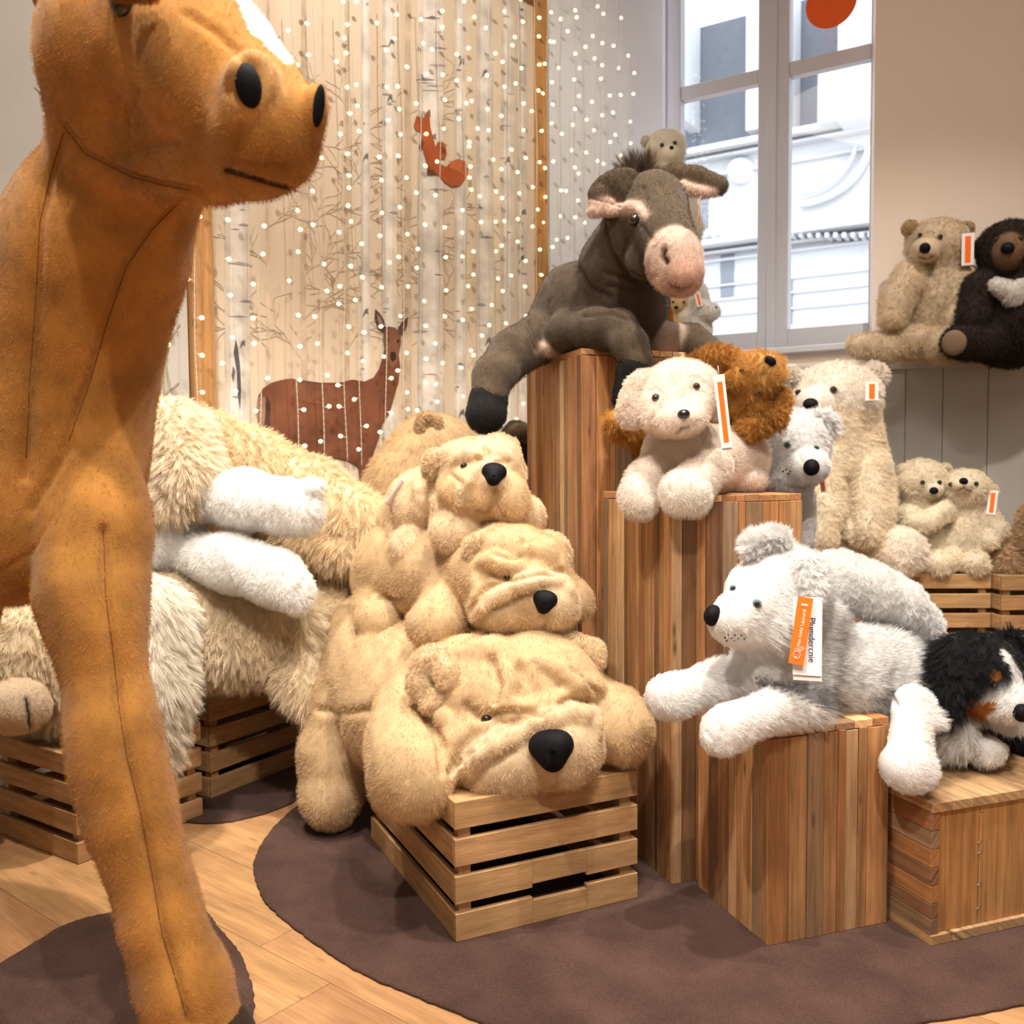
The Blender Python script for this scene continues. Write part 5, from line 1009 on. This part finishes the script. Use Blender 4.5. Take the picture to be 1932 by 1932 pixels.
# bear and ape heads behind
p = Plush(.009); p.col = (.70, .50, .28); p.k = .05; p.b(820, 860, 3.5, 88, 80, 85); p.b(770, 905, 3.45, 75, 75, 75); p.b(740, 960, 3.45, 60, 80, 70); p.b(830, 1000, 3.6, 110, 110, 100); p.ch([(850, 1100, 3.6, 100), (850, 1300, 3.6, 90)])
bb = p.make('plush_bear', loc=(-.25, 3.6, 0), mat=M_LONG, fur=dict(BF, ln=.022, par=3500, clump=.2)); tag(bb, 'tan plush bear turned away, sitting behind the dog stack by the deer print', 'plush bear')
q = Plush(.006); q.col = (.66, .47, .27); q.k = .015; q.b(808, 800, 3.38, 26, 27, 16, rot=20); q.b(812, 806, 3.355, 13, 19, 10, rot=10, sub=True, k=.01); q.make('ear', parent=bb, mat=M_LONG, fur=dict(BF, ln=.008, par=600))
p = Plush(.008); p.col = (.045, .03, .014); p.k = .03; p.b(975, 838, 3.5, 34, 46, 40); p.b(980, 818, 3.44, 20, 16, 20, col=(.12, .08, .045)); p.ch([(985, 900, 3.55, 60), (985, 1200, 3.55, 80)])
o = p.make('plush_ape', loc=(.04, 3.6, 0), mat=M_LONG, fur=dict(BF, ln=.015, par=1500)); tag(o, 'dark brown plush ape half hidden left of the tallest plank tower', 'plush ape')
# ---------------------------------------------------------------- bears by the right wall
CB = (.88, .76, .58); CBH = (.92, .84, .74); RF = dict(ln=.016, par=4500, kids=12, rad=.0008, drop=.3, rnd=.6, rough=.004)
p = Plush(.009); p.col = CB; p.k = .04
p.b(1575, 745, 3.95, 82, 60, 62, col=CBH); p.b(1535, 762, 3.82, 36, 34, 45, col=CBH, k=.04, fl=.3); p.ch([(1580, 790, 3.98, 72), (1588, 860, 4.0, 80)]); p.b(1592, 950, 4.0, 92, 130, 80)
p.ch([(1555, 870, 3.88, 40), (1548, 960, 3.84, 38), (1540, 1010, 3.8, 36)], k=.03); p.ch([(1640, 880, 3.88, 38), (1645, 960, 3.83, 38), (1632, 1000, 3.80, 36)], k=.015); p.ch([(1620, 1040, 3.95, 52), (1690, 1040, 3.80, 46)], k=.02); p.b(1703, 1042, 3.76, 44, 44, 36, k=.01, col=CBH)
p.st([(1600, 905), (1605, 980), (1615, 1020)], 8, -10).st([(1535, 790), (1550, 795)], 3, -3)
big = p.make('plush_bear', loc=(1.45, 4.0, .62), mat=M_LONG, fur=dict(RF, par=9000)); tag(big, 'big cream plush bear sitting upright on crates behind the husky', 'plush bear')
for x, y, r in ((1650, 708, 25), (1492, 706, 15)): ear(big, 'ear', [(x, y, 3.95, r, r, 14)], CBH, vox=.007, fur=dict(RF, par=500), mat=M_LONG)
bead(big, 'nose', 1529, 762, 14, 11, 0, M_BLACKPL, .6, .1); bead(big, 'eye', 1507, 741, 6, 6, 0, M_EYE, .6, -.1); bead(big, 'eye', 1572, 736, 7, 7, 0, M_EYE, .6, -.1)
t = card(big, 1645, 738, 3.76, 22, 34, 0); 
def sitter(nm, H, hr, B, br, col, label, nose, eyes, ears, arms=(), legs=(), muz=None, mcol=None, loc=None, group=None, nr=(8, 7), er=4.5, vox=.0075, mouth=None, fur=None, tagp=None):
    p = Plush(vox); p.col = col; p.k = .03; Y = H[2]
    p.b(*H, *hr, hr[0], col=mcol if False else None); 
    if muz: p.b(muz[0], muz[1], Y-hr[0]*.85*Y/FPX, muz[2], muz[3], muz[2], col=mcol, fl=.3, k=.02)
    p.ch([(H[0], H[1], Y, hr[0]*.7), (B[0], B[1]-br[1]*.5, B[2], br[0]*.75)]); p.b(*B, *br, br[0])
    for a in arms: p.ch(a, k=.012)
    for a in legs: p.ch(a, k=.015)
    if mouth: p.st(mouth, 2.5, -3, (.12, .08, .06))
    o = p.make(nm, loc=loc, mat=M_LONG, fur=fur or dict(RF, ln=.013, par=2800)); tag(o, label, 'plush bear' if 'bear' in nm else nm.replace('plush_', 'plush '), group)
    for e in ears: ear(o, 'ear', [(e[0], e[1], Y, e[2], e[2], 9)], e[3] if len(e) > 3 else col, vox=.006, fur=dict(RF, ln=.008, par=250), mat=M_LONG)
    bead(o, 'nose', nose[0], nose[1], *nr, 0, M_BLACKPL, .6, .1)
    for x, y in eyes: bead(o, 'eye', x, y, er, er, 0, M_EYE, .6, -.2)
    if tagp: card(o, *tagp)
    return o
SB = (.90, .80, .62)
sitter('plush_bear', (1738, 905, 3.98), (44, 37), (1742, 1005, 4.0), (48, 66), SB, 'small cream plush bear hugged from the front, between the big bear and its twin', (1762, 926), ((1741, 910), (1772, 911)), ((1706, 887, 13), (1784, 884, 10)), [[(1715, 970, 3.95, 20), (1728, 1010, 3.9, 18)]], [[(1735, 1060, 3.92, 22), (1752, 1066, 3.87, 23)]], muz=(1762, 924, 18, 15), loc=(1.78, 3.98, .62), mouth=[(1758, 936), (1770, 938)])
sitter('plush_bear', (1822, 922, 3.94), (43, 37), (1816, 1015, 3.96), (50, 66), SB, 'small cream plush bear leaning back and hugging its twin, face turned up', (1818, 908), ((1795, 914), (1841, 913)), ((1872, 925, 11), (1790, 903, 8)), [[(1855, 965, 3.92, 20), (1878, 1000, 3.88, 20), (1868, 1020, 3.86, 17)], [(1780, 965, 3.9, 20), (1745, 985, 3.86, 18), (1725, 985, 3.86, 16)]], [[(1795, 1055, 3.88, 22), (1770, 1064, 3.84, 24)], [(1835, 1055, 3.88, 22), (1840, 1064, 3.84, 24)]], muz=(1816, 915, 18, 14), loc=(1.95, 3.95, .62), mouth=[(1806, 927), (1818, 921), (1831, 927)], tagp=(1872, 948, 3.86, 16, 46, -5))
p = Plush(.0075); p.col = (.66, .48, .30); p.k = .02; p.ch([(1890, 1020, 3.92, 26), (1895, 1060, 3.88, 24)]); p.ch([(1905, 1062, 3.88, 22), (1960, 1064, 3.85, 22)]); p.b(1960, 1000, 3.85, 40, 60, 36)
o = p.make('plush_bear', loc=(2.2, 4.05, .62), mat=M_LONG, fur=RF); tag(o, 'tan plush bear cut off by the right frame edge on the crates', 'plush bear')
sitter('plush_bear', (1768, 462, 4.18), (54, 48), (1772, 590, 4.19), (60, 92), (.74, .60, .42), 'cream plush bear sitting on the grey ledge beside the window', (1745, 468), ((1736, 444), (1774, 447)), ((1717, 431, 15, (.55, .40, .24)), (1822, 433, 15, (.55, .40, .24))), [[(1718, 520, 4.14, 30), (1690, 570, 4.08, 28), (1682, 598, 4.05, 24)], [(1822, 530, 4.12, 28), (1818, 580, 4.05, 26), (1800, 605, 4.02, 22)]], [[(1730, 645, 4.12, 32), (1660, 655, 4.08, 25), (1620, 650, 4.05, 22)], [(1790, 645, 4.1, 34), (1768, 648, 4.02, 28)]], muz=(1746, 472, 26, 24), loc=(1.95, 4.28, 1.54), nr=(10, 10), mouth=[(1735, 486), (1748, 490), (1758, 485)], vox=.008, fur=dict(RF, par=5000), tagp=(1826, 470, 4.04, 21, 58, 0))
DBR = (.035, .024, .020)
o = sitter('plush_bear', (1903, 472, 4.04), (54, 54), (1905, 605, 4.05), (80, 84), DBR, 'dark brown plush bear with white chest patch on the grey ledge', (1901, 468), ((1882, 452), (1925, 450)), ((1855, 466, 17),), [[(1850, 540, 4.0, 30), (1835, 600, 3.94, 28)]], [[(1870, 640, 3.98, 38), (1810, 645, 3.90, 30)]], muz=(1903, 474, 26, 32), mcol=(.24, .14, .08), loc=(2.25, 4.2, 1.54), nr=(12, 11), vox=.008, fur=dict(RF, par=4500))
bead(o, 'paw_pad', 1800, 647, 22, 24, 0, plain('tan_pad', (.17, .11, .07), .9), .2, .2)
pp = Plush(.006); pp.col = (.85, .8, .75); pp.k = .01; dd = 4.02; pp.ch([(1882, 538, 3.895, 13), (1910, 550, 3.885, 17), (1940, 540, 3.895, 15)]); pp.b(1912, 560, 3.885, 19, 18, 13); pp.make('chest_patch', parent=o, mat=M_LONG, fur=dict(RF, ln=.01, par=600))
# window sill toys
sitter('plush_bear', (1256, 281, 4.62), (37, 34), (1262, 440, 4.64), (58, 110), (.86, .78, .64), 'cream plush bear standing at the window with its head above the donkey', (1267, 279), ((1249, 274), (1273, 270)), ((1219, 266, 9), (1282, 262, 8)), [[(1232, 350, 4.62, 20), (1212, 430, 4.58, 20), (1235, 470, 4.52, 17)], [(1285, 355, 4.62, 20), (1306, 430, 4.58, 20), (1290, 475, 4.52, 17)]], [[(1238, 540, 4.62, 34), (1232, 622, 4.6, 30)], [(1290, 540, 4.62, 34), (1294, 622, 4.6, 30)]], muz=(1266, 290, 17, 15), loc=(.75, 4.62, 1.7), nr=(4, 4), er=4)
p = Plush(.006); p.col = (.88, .85, .80); p.k = .015; p.b(1340, 588, 4.45, 19, 16, 14); p.b(1326, 585, 4.47, 16, 20, 14); p.b(1330, 556, 4.47, 8, 22, 6, rot=15, k=.008); p.ch([(1322, 605, 4.5, 20), (1318, 628, 4.5, 24)])
o = p.make('plush_rabbit', loc=(.92, 4.5, 1.66), mat=M_LONG, fur=dict(RF, ln=.008, par=1200)); tag(o, 'white plush rabbit in profile on the window sill beneath the donkey muzzle', 'plush rabbit'); bead(o, 'eye', 1351, 580, 2.2, 2.2, 0, M_EYE, .6, -.1); card(o, 1318, 565, 4.42, 10, 26, 12)
sitter('plush_bear', (1282, 575, 4.6), (30, 26), (1280, 625, 4.6), (28, 30), (.74, .52, .28), 'tiny tan plush bear on the window sill right of the donkey chest', (1276, 580), ((1270, 570), (1290, 570)), ((1262, 556, 7), (1304, 556, 7)), loc=(.83, 4.6, 1.66), nr=(4, 3), er=2.5, fur=dict(RF, ln=.007, par=900))
p = Plush(.006); p.col = (.50, .17, .03); p.k = .012; p.b(1252, 575, 4.42, 12, 24, 12); p.ch([(1254, 590, 4.44, 14), (1258, 632, 4.46, 16)]); o = p.make('plush_fox', loc=(.73, 4.5, 1.66), mat=M_LONG, fur=dict(RF, ln=.007, par=600)); tag(o, 'narrow orange plush fox squeezed against the donkey chest on the sill', 'plush fox')
# ---------------------------------------------------------------- the brown horse in front
HC = (.50, .235, .052); HD = (.36, .145, .03)
p = Plush(.0068); p.col = HC; p.k = .05
p.b(232, 110, 1.52, 148, 185, 120, rot=-8); p.ch([(270, 90, 1.50, 140), (400, 150, 1.42, 118), (490, 225, 1.36, 98)], k=.05); p.b(505, 255, 1.35, 86, 88, 88, k=.04); p.c((335, 55, 1.46), (478, 172, 1.38), 138, 86, k=.04); p.ch([(215, 235, 1.55, 82), (300, 285, 1.52, 72), (400, 305, 1.44, 62), (480, 312, 1.39, 50), (530, 300, 1.37, 46)], k=.04)
p.b(462, 158, 1.285, 42, 46, 38, rot=-15, k=.02); p.b(596, 205, 1.33, 22, 46, 40, rot=-10, k=.02)
p.roll([(468+36*math.cos(a)-8*math.sin(a), 160+46*math.sin(a)) for a in np.linspace(-2.9, 2.4, 12)], 13, .1, col=(.64, .36, .13), k=.008, taper=False)
p.ch([(240, 330, 1.66, 140), (175, 480, 1.72, 150), (125, 640, 1.78, 150), (95, 780, 1.82, 160), (60, 900, 1.86, 165)], k=.08)
p.ch([(60, 880, 1.86, 190), (-120, 900, 2.0, 220), (-420, 880, 2.2, 230)], k=.08); p.b(25, 970, 1.78, 130, 172, 150, k=.08)
p.ch([(165, 820, 1.78, 92), (185, 1000, 1.72, 88), (172, 1120, 1.68, 90), (190, 1200, 1.66, 74), (201, 1275, 1.65, 62), (215, 1370, 1.63, 75), (226, 1450, 1.62, 77), (248, 1540, 1.615, 74), (280, 1640, 1.61, 65), (304, 1730, 1.60, 67), (343, 1850, 1.59, 78), (375, 1935, 1.585, 82)], k=.05)
p.ch([(-60, 1000, 2.15, 90), (-110, 1300, 2.15, 70), (-100, 1600, 2.12, 60), (-90, 1740, 2.1, 62)], k=.05)
p.ch([(-480, 950, 2.3, 120), (-500, 1300, 2.3, 80), (-520, 1660, 2.28, 64)], k=.05)
for s_ in (([(120, 250), (95, 330), (75, 420), (68, 560), (56, 720), (48, 900)], 10, -12), ([(335, 385), (290, 430), (240, 500), (205, 600), (170, 720), (120, 860), (60, 960)], 10, -11), ([(185, 300), (240, 290), (290, 272), (335, 268)], 8, -9), ([(120, 238), (160, 290), (250, 335), (310, 350), (372, 362)], 10, -14), ([(258, 170), (240, 215), (238, 275)], 7, -7), ([(350, 25), (400, 55), (440, 90), (465, 120)], 8, -9),
          ([(195, 1000), (200, 1130), (215, 1240), (225, 1340), (240, 1430), (265, 1530), (285, 1640), (305, 1760), (335, 1860), (355, 1932)], 9, -12), ([(0, 1080), (60, 1040), (110, 960), (130, 880)], 5, -5), ([(455, 235), (440, 290), (430, 320)], 8, -5, HD, .5), ([(425, 322), (470, 335), (520, 350), (550, 357)], 6, -10, (.10, .04, .02)), ([(420, 300), (480, 310), (540, 312)], 6, -4, HD, .6)): p.st(*s_)
p.paint([(440, -14), (520, -14), (575, 90), (562, 116), (541, 119), (500, 86), (468, 50)], (.92, .9, .88), 1, None, 1.47, None, True)
horse = p.make('plush_horse', loc=(-.6, 1.75, 0), mat=M_HORSE, fur=dict(ln=.005, par=16000, kids=14, rad=.0006, drop=.5, rnd=.4, rough=.001), wob=.003, wf=14); tag(horse, 'tall chestnut plush horse with white blaze standing at the left foreground', 'plush horse')
bead(horse, 'nostril', 469, 163, 24, 40, 10, M_BLACKPL, .4, -.1); bead(horse, 'nostril', 602, 200, 11, 38, -8, M_BLACKPL, .4, .2)
bead(horse, 'eye', 232, 5, 27, 27, 0, M_EYE, .5, .2); q = Plush(.006); q.col = HC; q.k = .02; q.ch([(180, -28, 1.32, 14), (230, -30, 1.30, 18), (285, -12, 1.30, 14)]); q.make('eyelid', parent=horse, fur=dict(SHORT, par=500), wob=0)
q = Plush(.008); q.col = HC; q.k = .02; q.b(75, -70, 1.6, 36, 90, 24, rot=15); q.make('ear', parent=horse, fur=dict(SHORT, par=900), wob=0)
thread(horse, 'mouth_line', [(425, 322), (470, 335), (520, 350), (550, 357)], 3, out=.001)
for pts in ([(195, 1000), (200, 1130), (215, 1240), (225, 1340), (240, 1430), (265, 1530), (285, 1640), (305, 1760), (335, 1860), (355, 1932)], [(120, 250), (95, 330), (75, 420), (68, 560), (56, 720), (48, 900)], [(335, 385), (290, 430), (240, 500), (205, 600), (170, 720), (120, 860)], [(120, 238), (160, 290), (250, 335), (310, 350), (372, 362)]): thread(horse, 'seam', pts, 1.0, plain('brown_thread', (.15, .05, .01), .8), out=.0002)
q = Plush(.008); q.col = (.05, .03, .02); q.k = .02; q.ch([(400, 1975, 1.585, 88), (408, 2015, 1.585, 92)]); hf = q.make('hoof', parent=horse, wob=0)
